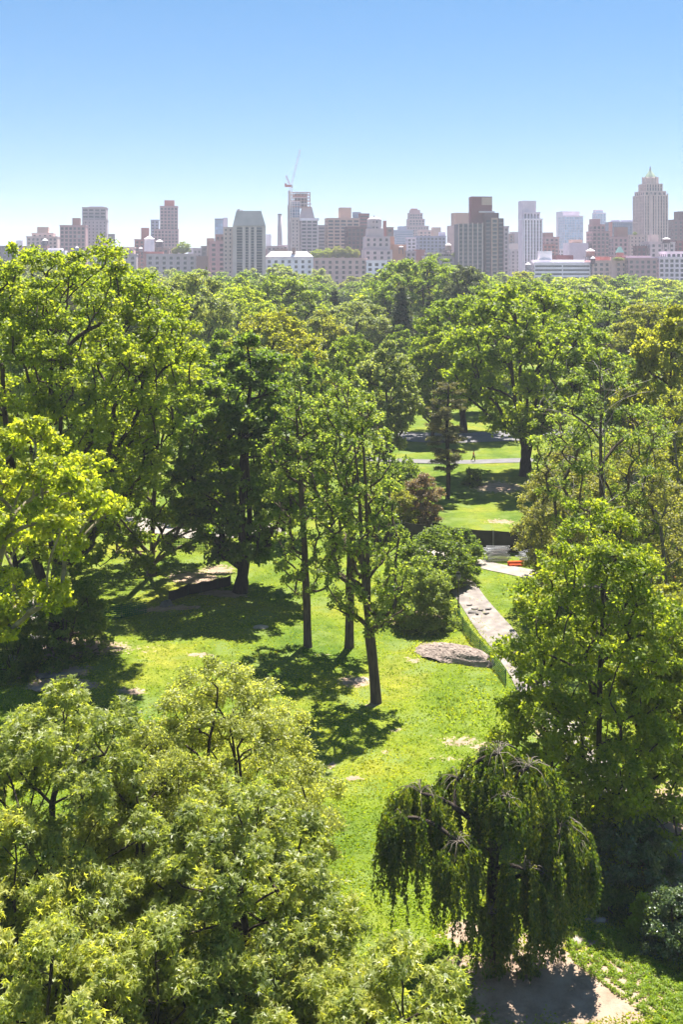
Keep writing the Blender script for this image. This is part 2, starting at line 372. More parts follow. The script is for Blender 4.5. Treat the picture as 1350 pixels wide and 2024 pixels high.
m, N, L = newmat('lawn_and_soil')
tc = N.new('ShaderNodeTexCoord')
def noise(scale, detail=5, rough=0.55):
    n = N.new('ShaderNodeTexNoise'); n.inputs['Scale'].default_value = scale; n.inputs['Detail'].default_value = detail; n.inputs['Roughness'].default_value = rough
    L.new(tc.outputs['Object'], n.inputs['Vector']); return n
n1 = noise(0.10, 4); n2 = noise(1.1, 6, .65); n3 = noise(9, 3)
g1 = ramp(N, [(0.34, (0.066, 0.115, 0.014)), (0.5, (0.118, 0.162, 0.016)), (0.66, (0.190, 0.198, 0.026))]); L.new(n1.outputs[0], g1.inputs[0])
g2 = ramp(N, [(0.25, (0.50, 0.56, 0.50)), (0.5, (0.95, 0.95, 0.9)), (0.78, (1.35, 1.25, 1.2))]); L.new(n2.outputs[0], g2.inputs[0])
gm1 = N.new('ShaderNodeMix'); gm1.data_type = 'RGBA'; gm1.blend_type = 'MULTIPLY'; gm1.inputs[0].default_value = 0.9
L.new(g1.outputs[0], gm1.inputs[6]); L.new(g2.outputs[0], gm1.inputs[7])
g3 = ramp(N, [(0.3, (0.62, 0.66, 0.6)), (0.7, (1.25, 1.2, 1.2))]); L.new(n3.outputs[0], g3.inputs[0])
gm2 = N.new('ShaderNodeMix'); gm2.data_type = 'RGBA'; gm2.blend_type = 'MULTIPLY'; gm2.inputs[0].default_value = 0.8
L.new(gm1.outputs[2], gm2.inputs[6]); L.new(g3.outputs[0], gm2.inputs[7])
n5 = noise(0.33, 5, .6); cv = ramp(N, [(0.52, (0, 0, 0)), (0.62, (.75, .75, .75))]); L.new(n5.outputs[0], cv.inputs[0])
gm4 = N.new('ShaderNodeMix'); gm4.data_type = 'RGBA'; L.new(cv.outputs[0], gm4.inputs[0]); L.new(gm2.outputs[2], gm4.inputs[6]); gm4.inputs[7].default_value = (0.125, 0.165, 0.042, 1)
soil = ramp(N, [(0.25, (0.17, 0.115, 0.080)), (0.5, (0.27, 0.195, 0.145)), (0.8, (0.36, 0.275, 0.215))]); L.new(n2.outputs[0], soil.inputs[0])
at_ = N.new('ShaderNodeAttribute'); at_.attribute_name = 'dirt'
n4 = noise(2.2, 6, .7)
k1 = N.new('ShaderNodeMath'); k1.operation = 'MULTIPLY_ADD'; L.new(n4.outputs[0], k1.inputs[0]); k1.inputs[1].default_value = 1.5; k1.inputs[2].default_value = -0.75
k2 = N.new('ShaderNodeMath'); k2.operation = 'ADD'; L.new(at_.outputs['Fac'], k2.inputs[0]); L.new(k1.outputs[0], k2.inputs[1])
k3 = N.new('ShaderNodeMapRange'); k3.interpolation_type = 'SMOOTHSTEP'; k3.inputs[1].default_value = 0.30; k3.inputs[2].default_value = 0.50; L.new(k2.outputs[0], k3.inputs[0])
gm3 = N.new('ShaderNodeMix'); gm3.data_type = 'RGBA'; L.new(k3.outputs[0], gm3.inputs[0]); L.new(gm4.outputs[2], gm3.inputs[6]); L.new(soil.outputs[0], gm3.inputs[7])
pb = N.new('ShaderNodeBsdfPrincipled'); pb.inputs['Roughness'].default_value = 0.95; pb.inputs['Specular IOR Level'].default_value = 0.1
L.new(gm3.outputs[2], pb.inputs['Base Color'])
bp = N.new('ShaderNodeBump'); bp.inputs['Strength'].default_value = 0.8; bp.inputs['Distance'].default_value = 0.06
L.new(n3.outputs[0], bp.inputs['Height']); L.new(bp.outputs[0], pb.inputs['Normal'])
out(N, L, pb.outputs[0])
tag(obj('ground', gm, m), 'sunlit park lawn with worn soil patches', 'ground', kind='structure')

asphalt = plain('path_paving', (0.22, 0.19, 0.175), 0.9, noise=0.35, nscale=0.9, bump=0.01, spec=0.2)
asphalt_pale = plain('path_paving_pale', (0.25, 0.22, 0.195), 0.9, noise=0.25, nscale=0.8, bump=0.01, spec=0.2)
drive = plain('drive_paving', (0.15, 0.142, 0.148), 0.9, noise=0.2, nscale=0.5, spec=0.2)
def strip(name, cl, width, mat, label, lift=0.05, cross=5, group=None):
    """path draped on the ground along world points cl"""
    cl = np.array(cl, float); P = []
    ext = np.vstack([2*cl[0]-cl[1], cl, 2*cl[-1]-cl[-2]])
    for i in range(1, len(ext)-2):
        p0, p1, p2, p3 = ext[i-1:i+3]; n = max(3, int(np.linalg.norm(p2-p1)/0.8))
        for t in np.linspace(0, 1, n, endpoint=(i == len(ext)-3)):
            P.append(.5*((2*p1)+(-p0+p2)*t+(2*p0-5*p1+4*p2-p3)*t*t+(-p0+3*p1-3*p2+p3)*t**3))
    P = np.array(P); d = norm(np.gradient(P, axis=0)); nrm = np.stack([-d[:, 1], d[:, 0]], 1)
    s = np.linspace(-.5, .5, cross); rng = np.random.default_rng(5)
    wv = width*(1+0.05*np.sin(np.arange(len(P))*0.37)); Q = P[:, None]+nrm[:, None]*(s[None, :, None]*wv[:, None, None])
    z = gz(Q[..., 0], Q[..., 1])+lift; V = np.concatenate([Q, z[..., None]], -1).reshape(-1, 3)
    i = (np.arange(len(P)-1)[:, None]*cross+np.arange(cross-1)[None]).ravel()
    o = obj(name, np_mesh(name, V, np.stack([i, i+cross, i+cross+1, i+1], 1), True), mat)
    return tag(o, label, 'path', group, 'structure')
strip('footpath', [gnd(*p) for p in ((878, 1118), (892, 1136), (922, 1172), (962, 1222), (1012, 1285), (1080, 1390), (1160, 1500), (1270, 1640), (1420, 1800))], 2.9, asphalt, 'cracked paved footpath bending past the lamp post')
strip('footpath', [gnd(*p) for p in ((820, 1095), (878, 1102), (940, 1112), (1030, 1127), (1120, 1142), (1230, 1160), (1350, 1172), (1480, 1180))], 3.0, asphalt_pale, 'pale footpath in front of the stacked barricades', lift=0.058)
strip('footpath', [gnd(*p) for p in ((640, 900), (780, 911), (900, 913), (1000, 911), (1150, 905))], 3.2, drive, 'grey footpath under the walking person', lift=0.06)
strip('drive', [gnd(*p) for p in ((560, 845), (780, 862), (900, 866), (1000, 862), (1200, 850))], 10.0, drive, 'wide grey drive behind the pine', lift=0.06)
strip('footpath', [gnd(*p) for p in ((200, 1030), (330, 1042), (430, 1048), (560, 1042))], 6.0, asphalt_pale, 'pale paving seen beyond the fenced lawn under the maples', lift=0.06)
strip('footpath', [gnd(*p) for p in ((-120, 1255), (0, 1235), (60, 1215), (130, 1150))], 3.0, asphalt_pale, 'pale path behind the dark shrubs at the tall tree')

mb = MB(); mb.quad((-3900, 722, .06), (3900, 722, .06), (3900, 3900, .06), (-3900, 3900, .06))  # near edge reaches past the avenue, added to cut green bounce on facades
tag(mb.obj('street_ground_widened', plain('street_paving', (.16, .155, .15), .9, noise=.2, nscale=.05)), 'grey streets under the far buildings, widened into the park against green bounce', 'street', kind='structure')
# grass: short upright blades that roughen the lawn
rng = np.random.default_rng(11)
def scatter_ground(n, y0, y1, m=0.03):
    t = rng.uniform(0, 1, n); y = 1/((1-t)/y0+t/y1)             # even on the picture's rows, denser near
    px = rng.uniform(-40, 1390, n); return (px-CX)/F*y, y
gx, gy = scatter_ground(150000, 41.5, 118)
dd = dirt_at(gx, gy); nn_ = np.sin(gx*2.1+1.3*np.sin(gy*1.7))*np.cos(gy*1.9+np.sin(gx*1.3))
keep = (dd+0.25*nn_+rng.normal(0, .12, len(gx)) < 0.5)
gx, gy, nn_ = gx[keep], gy[keep], nn_[keep]; n = len(gx)
ppx = CX+F*gx/gy; ppy = CY+F*CAMH/gy
tall = np.exp(-(((ppx-850)/35)**2+((ppy-1280)/16)**2))*1.4+np.exp(-(((ppx-925)/70)**2+((ppy-1395)/45)**2))*0.9+np.exp(-(((ppx-930)/30)**2+((ppy-1265)/40)**2))
h = (0.05+0.05*rng.uniform(0, 1, n)+0.035*nn_)*(1+1.6*tall); h = np.maximum(h, 0.03)
a = rng.uniform(0, 2*math.pi, n); w = rng.uniform(0.05, 0.11, n); z0 = gz(gx, gy)
le = rng.normal(0, 0.5, (n, 2))*h[:, None]
B0 = np.stack([gx-np.cos(a)*w, gy-np.sin(a)*w, z0-0.01], 1); B1 = np.stack([gx+np.cos(a)*w, gy+np.sin(a)*w, z0-0.01], 1)
TP = np.stack([gx+le[:, 0], gy+le[:, 1], z0+h], 1)
V = np.stack([B0, B1, TP], 1).reshape(-1, 3); Fg = np.arange(3*n).reshape(-1, 3)
tint = np.clip(0.5+0.22*np.sin(gx*.35+gy*.2+np.sin(gy*.31))+0.12*np.sin(gx*.9-gy*.6)+rng.normal(0, .16, n)+.08*(tall > .5), 0, 1)
L_GRASS = leafmat('grass_blades', (0.086, 0.136, 0.012), (0.134, 0.176, 0.016), (0.190, 0.200, 0.030), trans=0.5, spec=0.2, rough=.6)
go = obj('grass', np_mesh('grass', V, Fg, True, tint), L_GRASS); tag(go, 'short green grass covering the sunlit lawn', 'grass', kind='stuff')
# ------------------------------------------------------------------ trees
def TH(ytop, D): return zat(ytop, D)
def RW(wpx, D): return wpx/2*D/F

# --- tall tree at the left edge
D = 84.0
plant_tree('broadleaf_tree', tree_mesh('tall_tree', 1, 33.3, 11.6, 7.0, 'vase', lobes=165, lobe_r=1.9, tips=12, leaves=56, ll=0.30, cl=0.62, trunk_r=0.62, stems=3, lean=(0.8, 0), wander=.35, trunk_top=.75, bf=.3, rise=.8),
           spot(112, D), bark_dark, L_FRESH, 'tallest tree at the left edge, dark forking trunk under a huge bright crown')
# --- broad maple right of it
plant_tree('maple_tree', tree_mesh('maple', 2, 25.8, 9.2, 3.6, 'dome', lobes=90, lobe_r=1.7, tips=12, leaves=66, ll=0.31, cl=0.58, trunk_r=0.45, lean=(1.8, -4), wander=.3, rise=.5),
           spot(300, 104), bark_brown, L_FRESH, 'bright maple with layered boughs between the tallest tree and the dark maple')
# --- dark maple
plant_tree('maple_tree', tree_mesh('dark_maple', 3, 25.8, 7.4, 3.0, 'oval', lobes=66, lobe_r=1.9, tips=12, leaves=62, ll=0.42, cl=0.64, trunk_r=0.62, stems=2, lean=(1.4, 0), wander=.2, rise=.3, up=.6),
           ground_at(475, 1168), bark_dark, L_DARK, 'dark dense maple whose thick trunk stands at the black fence')
# --- ginkgo group
GK = dict(shape='column', tips=6, leaves=30, ll=0.20, lw=0.9, cl=0.36, flat=.8, trunk_top=.93, shell=.12, bf=.12, rise=.55, up=.5, lobe_r=.85, seg=.7, arch=.05, tint_w=.26)
plant_tree('ginkgo_tree', tree_mesh('ginkgo_a', 4, 24.0, 3.3, 4.2, lobes=78, trunk_r=0.33, wander=.18, lean=(-1.2, 0), **GK), ground_at(609, 1272), bark_brown, L_GINKGO, 'slim ginkgo, leftmost trunk of the three on the lawn')
plant_tree('ginkgo_tree', tree_mesh('ginkgo_b', 5, 24.8, 3.3, 6.0, lobes=78, trunk_r=0.36, wander=.15, lean=(-0.2, 0), **GK), ground_at(691, 1272), bark_brown, L_GINKGO, 'slim ginkgo, middle trunk of the three on the lawn')
plant_tree('ginkgo_tree', tree_mesh('ginkgo_c', 6, 23.8, 4.0, 5.6, lobes=96, trunk_r=0.37, wander=.2, lean=(-2.7, 0), leanpow=1.6, stems=2, **GK), ground_at(744, 1380), bark_brown, L_GINKGO, 'nearest ginkgo of the three, tall bare leaning trunk on the sunny lawn')
# --- plane tree leaning in from the left
plant_tree('plane_tree', tree_mesh('plane', 7, 22.6, 6.6, 10.5, 'round', lobes=40, lobe_r=1.35, tips=11, leaves=70, ll=0.25, lw=.9, cl=0.5, trunk_r=0.36, lean=(5.2, 0), leanpow=1.35, wander=.3, trunk_top=.8, rise=.4, shell=.15, tint_w=.25),
           spot(-95, 60), bark_plane, L_YELLOW, 'yellow-green plane tree with pale stem leaning in from the left edge')
# --- foreground, bottom left
FG = dict(tint_w=.28, upn=.85, shell=.5, up=.9)
fine_mesh = tree_mesh('fine_tree', 8, 12.7, 5.3, 4.0, 'dome', lobes=74, lobe_r=1.1, tips=14, leaves=84, ll=0.155, lw=.55, cl=0.44, trunk_r=0.24, stems=3, rise=.45, lean=(-1.0, 0), tint_w=.25, upn=.8, shell=.5, up=.9)
plant_tree('locust_tree', fine_mesh, spot(470, 48), bark_dark, L_LOCUST, 'fine-leaved olive tree at lower left beside the sunny lawn')
plant_tree('locust_tree', fine_mesh, spot(265, 44.5), bark_dark, L_LOCUST, 'smaller fine-leaved olive tree between star-leaved tree and its bigger twin', 'tree', None, 2.2, (.78, .78, .93))
plant_tree('sweetgum_tree', tree_mesh('gum_a', 9, 15.4, 5.5, 2.0, 'dome', lobes=84, lobe_r=1.15, tips=12, leaves=62, ll=0.17, lw=.55, cl=0.46, trunk_r=0.28, star=True, rise=.4, **FG),
           spot(130, 40), bark_dark, L_GUM, 'glossy star-leaved tree filling the lower left corner')
plant_tree('sweetgum_tree', tree_mesh('gum_b', 10, 12.4, 5.2, 2.0, 'dome', lobes=84, lobe_r=1.1, tips=12, leaves=62, ll=0.17, lw=.55, cl=0.44, trunk_r=0.25, star=True, rise=.4, **FG),
           spot(475, 37.5), bark_dark, L_GUM, 'bright star-leaved tree at the bottom, left of the weeping tree')
gum_c = tree_mesh('gum_c', 12, 9.9, 3.8, 2.0, 'dome', lobes=40, lobe_r=1.0, tips=12, leaves=50, ll=0.18, lw=.55, cl=0.42, trunk_r=0.18, star=True, rise=.4, **FG)
plant_tree('sweetgum_tree', gum_c, spot(800, 33), bark_dark, L_GUM, 'low star-leaved treetop cut by the bottom edge below the weeping tree')
plant_tree('sweetgum_tree', gum_c, spot(110, 32), bark_dark, L_GUM, 'star-leaved treetop in the bottom left corner of the view', 'tree', None, 2.0, (.95, .95, 1.12))
for px_, D_, rz_, s_, lab_ in ((40, 36.5, 1.0, (1.05, 1.05, 1.22), 'star-leaved tree at the left edge above the bottom left corner'), (300, 34, 4.1, (1.0, 1.0, 1.02), 'star-leaved treetop at the bottom between the corner tree and the bright one'), (590, 35, 5.3, (.95, .95, .92), 'star-leaved treetop at the bottom edge, right foot of the bright one')):
    plant_tree('sweetgum_tree', gum_c, spot(px_, D_), bark_dark, L_GUM, lab_, 'tree', None, rz_, s_)
# --- right side
plant_tree('zelkova_tree', tree_mesh('right_tree', 14, 18.4, 6.3, 1.4, 'egg', lobes=116, lobe_r=1.35, tips=12, leaves=60, ll=0.235, lw=.62, cl=0.5, trunk_r=0.34, lean=(0.3, 0), wander=.15, rise=.7, trunk_top=.85, bf=.2, shell=.2, tint_w=.26),
           spot(1178, 57), bark_dark, L_FRESH, 'large dense egg-shaped tree rising at right over the footpath')
plant_tree('broadleaf_tree', tree_mesh('right_tree_b', 15, 15.4, 4.2, 2.5, 'oval', lobes=46, lobe_r=1.25, tips=12, leaves=46, ll=0.25, lw=.62, cl=0.5, trunk_r=0.28, rise=.6, tint_w=.26),
           spot(1390, 60), bark_dark, L_OLIVE, 'olive green tree at the right edge beside the large egg-shaped tree')
ms = tree_mesh('sparse_tree', 16, 24.6, 6.3, 6.0, 'round', lobes=48, lobe_r=1.7, tips=10, leaves=52, ll=0.24, cl=0.55, trunk_r=0.36, wander=.35, bare=.38, rise=.7, shell=.2, trunk_top=.85)
sp = plant_tree('thinning_tree', ms, spot(1195, 86), bark_brown, L_GINKGO, 'thinning tree with bare grey twigs above the large tree at right')
sk = Skel((0, 0, 9.0)); rg = np.random.default_rng(3); sk.chain(0, [(0, 0, z) for z in np.arange(10, 22, 1.0)])
for q in range(90):
    a_ = rg.uniform(0, 6.28); z_ = rg.uniform(10, 24); r_ = rg.uniform(3.5, 7.2)*(1-.03*abs(z_-16)); sk.attach(np.array([r_*math.cos(a_), r_*math.sin(a_)*.8, z_]), rg, .3, .4, .7, 1)
V_, F_ = sk.wood(0.07, min_r=0.018, flare=0); dbr = obj('dead_branch', np_mesh('dead_branch', V_, F_, True), bark_dead, sp); dbr['label'] = 'bare grey dead branches'
tired = tree_mesh('tired_tree', 17, 15.2, 5.0, 1.5, 'round', lobes=60, lobe_r=1.5, tips=11, leaves=46, ll=0.22, cl=0.52, trunk_r=0.3, bare=.1, rise=.4)
for px_, D_, s_, lf_, lab_ in ((1110, 94, (1, 1, 1), L_BROWN, 'brownish olive tree left of the thinning tree, behind the large tree'), (1320, 84, (1.05, 1.05, .92), L_BROWN, 'brownish olive tree at the right edge below the thinning tree'),
                               (1235, 100, (1.1, 1.1, 1.0), L_OLIVE, 'olive tree straight behind the thinning tree trunk'), (1130, 118, (1.0, 1.0, .95), L_GINKGO, 'soft green tree right of the elm trunk'), (1345, 112, (1.2, 1.2, 1.15), L_OLIVE, 'olive tree at the right edge beyond the brownish one'), (1085, 104, (.62, .62, .6), L_BROWN, 'small brownish tree at the right end of the screened fence')):
    plant_tree('broadleaf_tree', tired, spot(px_, D_), bark_grey, lf_, lab_, 'tree', None, px_, s_)

# --- prototypes for the middle distance and the far belt
PM = [tree_mesh('mid_a', 21, 26, 9.5, 4.0, 'round', lobes=62, lobe_r=2.5, tips=12, leaves=56, ll=0.47, cl=0.8, trunk_r=.5, rise=.4),
      tree_mesh('mid_b', 22, 26, 12.0, 5.0, 'vase', lobes=80, lobe_r=2.4, tips=12, leaves=50, ll=0.47, cl=0.8, trunk_r=.75, stems=3, rise=.4),
      tree_mesh('mid_c', 23, 22, 7.0, 3.0, 'oval', lobes=54, lobe_r=1.9, tips=12, leaves=40, ll=0.48, cl=0.68, trunk_r=.4, rise=.5)]
PF = [tree_mesh('far_a', 31, 26, 10, 3.0, 'round', lobes=48, lobe_r=2.8, tips=10, leaves=26, ll=0.95, cl=1.1, trunk_r=.5, seg=1.5),
      tree_mesh('far_b', 32, 26, 9, 3.0, 'oval', lobes=46, lobe_r=2.6, tips=10, leaves=26, ll=0.95, cl=1.1, trunk_r=.5, seg=1.5),
      tree_mesh('far_c', 33, 26, 11, 3.0, 'vase', lobes=54, lobe_r=2.6, tips=10, leaves=26, ll=0.95, cl=1.1, trunk_r=.5, seg=1.5)]
PH = {id(PM[0]): (26, 9.5), id(PM[1]): (26, 12.0), id(PM[2]): (22, 7.0), id(PF[0]): (26, 10), id(PF[1]): (26, 9), id(PF[2]): (26, 11)}
rt = random.Random(5)
def place(proto, px, D, ytop, wpx, leaf, label, group=None, name='broadleaf_tree', bark=None):
    h0, r0 = PH[id(proto)]; H = TH(ytop, D); R = RW(wpx, D)
    loc = spot(px, D) if D < 170 else ((px-CX)/F*D, D, 0)
    return plant_tree(name, proto, loc, bark or bark_dark, leaf, label, 'tree', group, rt.uniform(0, 6.28), (R/r0, R/r0, H/h0))
place(PM[1], 1040, 152, 572, 350, L_FRESH, 'broad elm with dark leaning trunk on the lawn behind the pine', name='elm_tree')
place(PM[2], 1325, 128, 596, 200, L_OLIVE, 'tall olive tree at the right edge above the thinning tree')
place(PM[1], 916, 191, 590, 230, L_MID, 'multi-stemmed dark tree by the wide drive')
place(PM[2], 855, 182, 640, 120, L_FRESH, 'slender bright green tree behind the pine and ginkgos')
place(PM[2], 762, 158, 668, 150, L_PALE, 'grey-green soft tree just behind the ginkgo tops')
place(PM[0], 690, 172, 655, 130, L_MID, 'mid-green tree behind the middle ginkgo')
place(PM[0], 535, 160, 605, 230, L_OLIVE, 'yellowish olive tree above the dark maple')
place(PM[2], 610, 136, 690, 130, L_MID, 'shaded tree behind the leftmost ginkgo')
place(PM[0], 372, 215, 530, 200, L_PALE, 'pale olive round tree right of the tallest tree')
place(PM[0], 255, 250, 522, 190, L_FRESH, 'bright round tree at the shoulder of the tallest tree')
place(PM[0], 700, 262, 590, 170, L_PALE, 'whitish green round tree left of the dark spruce')
place(PM[1], 830, 330, 511, 210, L_MID, 'big round dark tree topping the wood left of the dark ribbed tower')
place(PM[0], 925, 300, 520, 110, L_CONIFER, 'grey-green feathery tree beside the big round dark tree')
place(PM[1], 1015, 265, 552, 230, L_FRESH, 'bright spreading tree behind the broad elm, left part')
place(PM[1], 1170, 235, 578, 240, L_FRESH, 'bright spreading tree behind the broad elm, right part')
place(PM[0], 560, 300, 540, 200, L_FRESH, 'fresh green round tree above the olive one')
place(PM[0], 470, 270, 560, 170, L_YELLOW, 'yellow-green tree between two round greens above the dark maple')
place(PM[2], 640, 225, 610, 130, L_OLIVE, 'olive tree left of the whitish green one')
place(PM[0], 1290, 210, 590, 190, L_OLIVE, 'olive tree behind the tall tree at the right edge')
place(PM[2], 960, 215, 620, 130, L_YELLOW, 'small yellow-green tree left of the broad elm crown')
place(PM[0], 60, 150, 560, 260, L_MID, 'shaded tree behind the tallest tree at the left edge')
place(PM[0], 180, 130, 640, 240, L_MID, 'dark green tree under the right boughs of the tallest tree')
place(PM[2], 430, 135, 650, 170, L_MID, 'mid-green tree behind the bright maple and the dark maple')
place(PM[0], 1235, 150, 700, 180, L_MID, 'shaded tree behind the thinning tree')
place(PM[2], 560, 118, 760, 140, L_DARK, 'dark tree in the shade between dark maple and ginkgos')
place(PM[2], 30, 104, 860, 200, L_DARK, 'dark understorey tree below the tallest tree at left')
place(PM[2], 790, 240, 640, 90, L_MID, 'green tree beside the spruce foot')
# far belt below the skyline
PROF = np.array([(0, 520), (60, 515), (150, 520), (230, 524), (300, 528), (350, 532), (420, 536), (450, 536), (500, 527), (560, 524), (600, 536), (640, 532), (700, 545), (740, 536), (780, 518), (850, 513), (900, 518), (950, 530),
                 (1000, 540), (1050, 532), (1100, 541), (1150, 550), (1200, 542), (1260, 541), (1300, 547), (1350, 555), (1500, 555)], float)
prof = lambda x: float(np.interp(x, PROF[:, 0], PROF[:, 1]))
MARKS = [(26, 'pale stepped block'), (80, 'cream penthouse block'), (140, 'balconied brown block'), (183, 'notched grey tower'), (220, 'tank on tall legs'), (285, 'slim red block'), (332, 'banded brick tower'), (364, 'round roof tree'), (428, 'pinkish brick block'),
         (485, 'slab with glass strips'), (553, 'tall chimney'), (595, 'unfinished tower'), (655, 'tan slab'), (705, 'dark brick house'), (748, 'setback tower'), (789, 'orange-tan block'), (824, 'art deco tower'), (865, 'row of pale flats'), (950, 'dark ribbed tower'), (1018, 'brown and grey blocks'),
         (1052, 'white pier tower'), (1090, 'brown brick block'), (1131, 'blue glass slab'), (1186, 'stepped mauve block'), (1235, 'blue lattice block'), (1297, 'pinnacled tower'), (1345, 'dark plum block')]
_used = set()
def by_mark(head, px, word, extra):
    m_ = min(MARKS, key=lambda q: abs(q[0]-px)); dx = px-m_[0]; c = ['straight', 'slightly left', 'slightly right']
    rel = word if abs(dx) < 10 else ('left of and '+word if dx < 0 else 'right of and '+word)
    for lab in (head+' '+rel+' the '+m_[1], extra+' '+head+' '+rel+' the '+m_[1]):
        if lab not in _used: break
    _used.add(lab); return lab
LM = [(L_FRESH, 'bright'), (L_MID, 'mid-green'), (L_OLIVE, 'olive'), (L_FRESH, 'bright'), (L_YELLOW, 'yellowish'), (L_MID, 'mid-green'), (L_PALE, 'pale')]
for row, (D0, step, wpx, dy, lab) in enumerate(((375, 88, 125, (14, 34), 'nearer-band round tree'), (490, 68, 98, (2, 14), 'middle-band treetop'), (660, 50, 72, (-2, 6), 'small far treetop'))):
    x = -60.0
    while x < 1420:
        D = D0*rt.uniform(.94, 1.06); px = x+rt.uniform(-.2, .2)*step; lm, wd_ = rt.choice(LM)
        place(rt.choice(PF), px, D, prof(px)+rt.uniform(*dy), wpx*rt.uniform(.85, 1.2), lm, by_mark(lab, px, 'below', wd_), ['near band of far trees', 'middle band of far trees', 'last band of far trees'][row])
        x += step

# --- conifers
def conifer_mesh(name, seed, H, R, base, layers, per, ll, cl, leaves, trunk_r, pine=False):
    rng = np.random.default_rng(seed); sk = Skel((0, 0, -.3)); sk.chain(0, [(0.12*math.sin(z*.5), .1*math.cos(z*.4), z) for z in np.arange(.4, H, .6)])
    T = []
    for k in range(layers):
        t = (k+rng.uniform(0, .6))/layers; z = base+(H-base)*t; r = R*((1-t)**0.75*.95+.08) if not pine else R*(math.sin(math.pi*(t*.8+.12))**.7)
        for q in range(per):
            if rng.uniform() < (.3 if pine else .08): continue
            a = rng.uniform(0, 6.28); rr = r*rng.uniform(.6, 1.1); dz = (-.22 if not pine else rng.uniform(-.1, .22))*rr
            e = np.array([rr*math.cos(a), rr*math.sin(a), min(H, z+dz)]); i = int(np.argmin(abs(sk.P[:sk.n, 2]-z)+np.hypot(sk.P[:sk.n, 0], sk.P[:sk.n, 1])*2))
            t_ = np.linspace(0, 1, 5)[1:, None]; sk.chain(i, sk.P[i]+(e-sk.P[i])*t_+np.array([0, 0, .1*rr])*np.sin(t_*3))
            for u in np.linspace(.35 if not pine else .5, 1.0, max(2, int(rr/.6))):
                for s in (-1, 0, 1):
                    T.append(sk.P[i]+(e-sk.P[i])*u+np.array([-math.sin(a), math.cos(a), 0])*s*rr*.16*(1.15-u)*2)
    T = np.array(T); idx = np.repeat(np.arange(len(T)), leaves); n = len(idx)
    u = norm(rng.normal(0, 1, (n, 3))); P = T[idx]+u*rng.uniform(0, 1, (n, 1))*cl*np.array([1, 1, .4])
    Nn = norm(np.array([0, 0, .5])+rng.normal(0, .6, (n, 3))); Dn = norm(np.cross(norm(rng.normal(0, 1, (n, 3))), Nn))
    L = ll*rng.uniform(.6, 1.3, n); Vl, Fl, tt = leaf_arrays(P, Nn, Dn, L, L*.35, .08, np.clip(.5+rng.normal(0, .2, len(T))[idx]*.7+rng.normal(0, .15, n), 0, 1))
    V, Fq = sk.wood(trunk_r, flare=.2, skip=.012)
    return np_mesh(name+'_wood', V, Fq, True), np_mesh(name+'_needles', Vl, Fl, True, tt)
D = dist(985)
plant_tree('pine_tree', conifer_mesh('pine', 41, TH(752, D), 3.0, 3.6, 17, 6, .30, .5, 30, .30, True), ground_at(885, 985), bark_dark, L_PINE, 'thin dark-trunked pine on the lawn beyond the black fence')
spm = conifer_mesh('spruce', 42, 26.0, 5.6, 2.5, 22, 7, .95, .85, 10, .4)
for px, D, yt, w, lab in ((795, 262, 566, 85, 'dark pointed spruce in the wood behind the grey-green tree'), (850, 285, 585, 60, 'smaller pointed spruce right of the dark spruce'), (662, 300, 575, 60, 'spruce tip between the far round trees')):
    plant_tree('spruce_tree', spm, ((px-CX)/F*D, D, 0), bark_dark, L_CONIFER, lab, 'tree', None, px, (RW(w, D)/5.6, RW(w, D)/5.6, TH(yt, D)/26))

# --- shrubs
SHRUBS = {}
def shrub(name, seed, px, py, wpx, ytop, leaf, label, bark=bark_brown, lobes=26, lobe_r=.8, tips=12, leaves=40, ll=.22, cl=.36, base=.4, shape='dome', ry=1.0, cat='shrub', **kw):
    D = dist(py); H = TH(ytop, D); R = RW(wpx, D)
    if isinstance(seed, tuple):                                   # copy of an earlier shrub, turned and scaled
        me, H0, R0 = SHRUBS[seed[0]]; return plant_tree(name, me, ground_at(px, py), bark, leaf, label, cat, None, seed[1], (R/R0, R/R0, H/H0))
    SHRUBS[seed] = (tree_mesh('shrub%d' % seed, seed, H, R, base, shape, lobes=lobes, lobe_r=lobe_r, tips=tips, leaves=leaves, ll=ll, cl=cl, trunk_r=.12, stems=4, rise=.3, trunk_top=.6, ry=ry, **kw), H, R)
    return plant_tree(name, SHRUBS[seed][0], ground_at(px, py), bark, leaf, label, cat)
shrub('crabapple_tree', 51, 838, 1228, 150, 1098, L_GINKGO, 'wide leafy small tree left of the lamp post', lobes=46, lobe_r=1.0, cat='tree')
shrub('crabapple_tree', (51, 2.0), 862, 1152, 165, 1042, L_MID, 'rounded leafy small tree right of the ginkgos, before the black fence', lobes=44, lobe_r=1.0, cat='tree')
shrub('round_shrub', 53, 918, 1112, 70, 1048, L_DARK, 'dark round shrub left of the stacked barricades', lobes=22)
shrub('reddish_shrub', 54, 838, 1036, 80, 930, L_RED, 'reddish brown shrub below the pine', lobes=30, lobe_r=.9)
shrub('low_shrub', (53, 1.0), 785, 1192, 90, 1120, L_MID, 'low green shrub behind the nearest ginkgo trunk', lobes=24)
shrub('dark_shrub', 56, 130, 1300, 180, 1120, L_DARK, 'dark glossy shrub round the foot of the tallest tree', lobes=40, lobe_r=1.0, ll=.24)
shrub('dark_shrub', (56, 1.0), 20, 1330, 120, 1190, L_DARK, 'dark shrub at the left edge under the plane tree', lobes=28, lobe_r=.9, ll=.24)
shrub('rhododendron_shrub', 58, 1235, 1745, 210, 1610, L_IVY, 'dark glossy shrub in the shade below the large tree at right', lobes=46, lobe_r=.55, ll=.17, cl=.3)
shrub('laurel_shrub', 59, 1335, 1880, 130, 1755, L_IVY, 'glossy dark shrub at the right edge above the ground cover', lobes=36, lobe_r=.4, ll=.13, cl=.24)
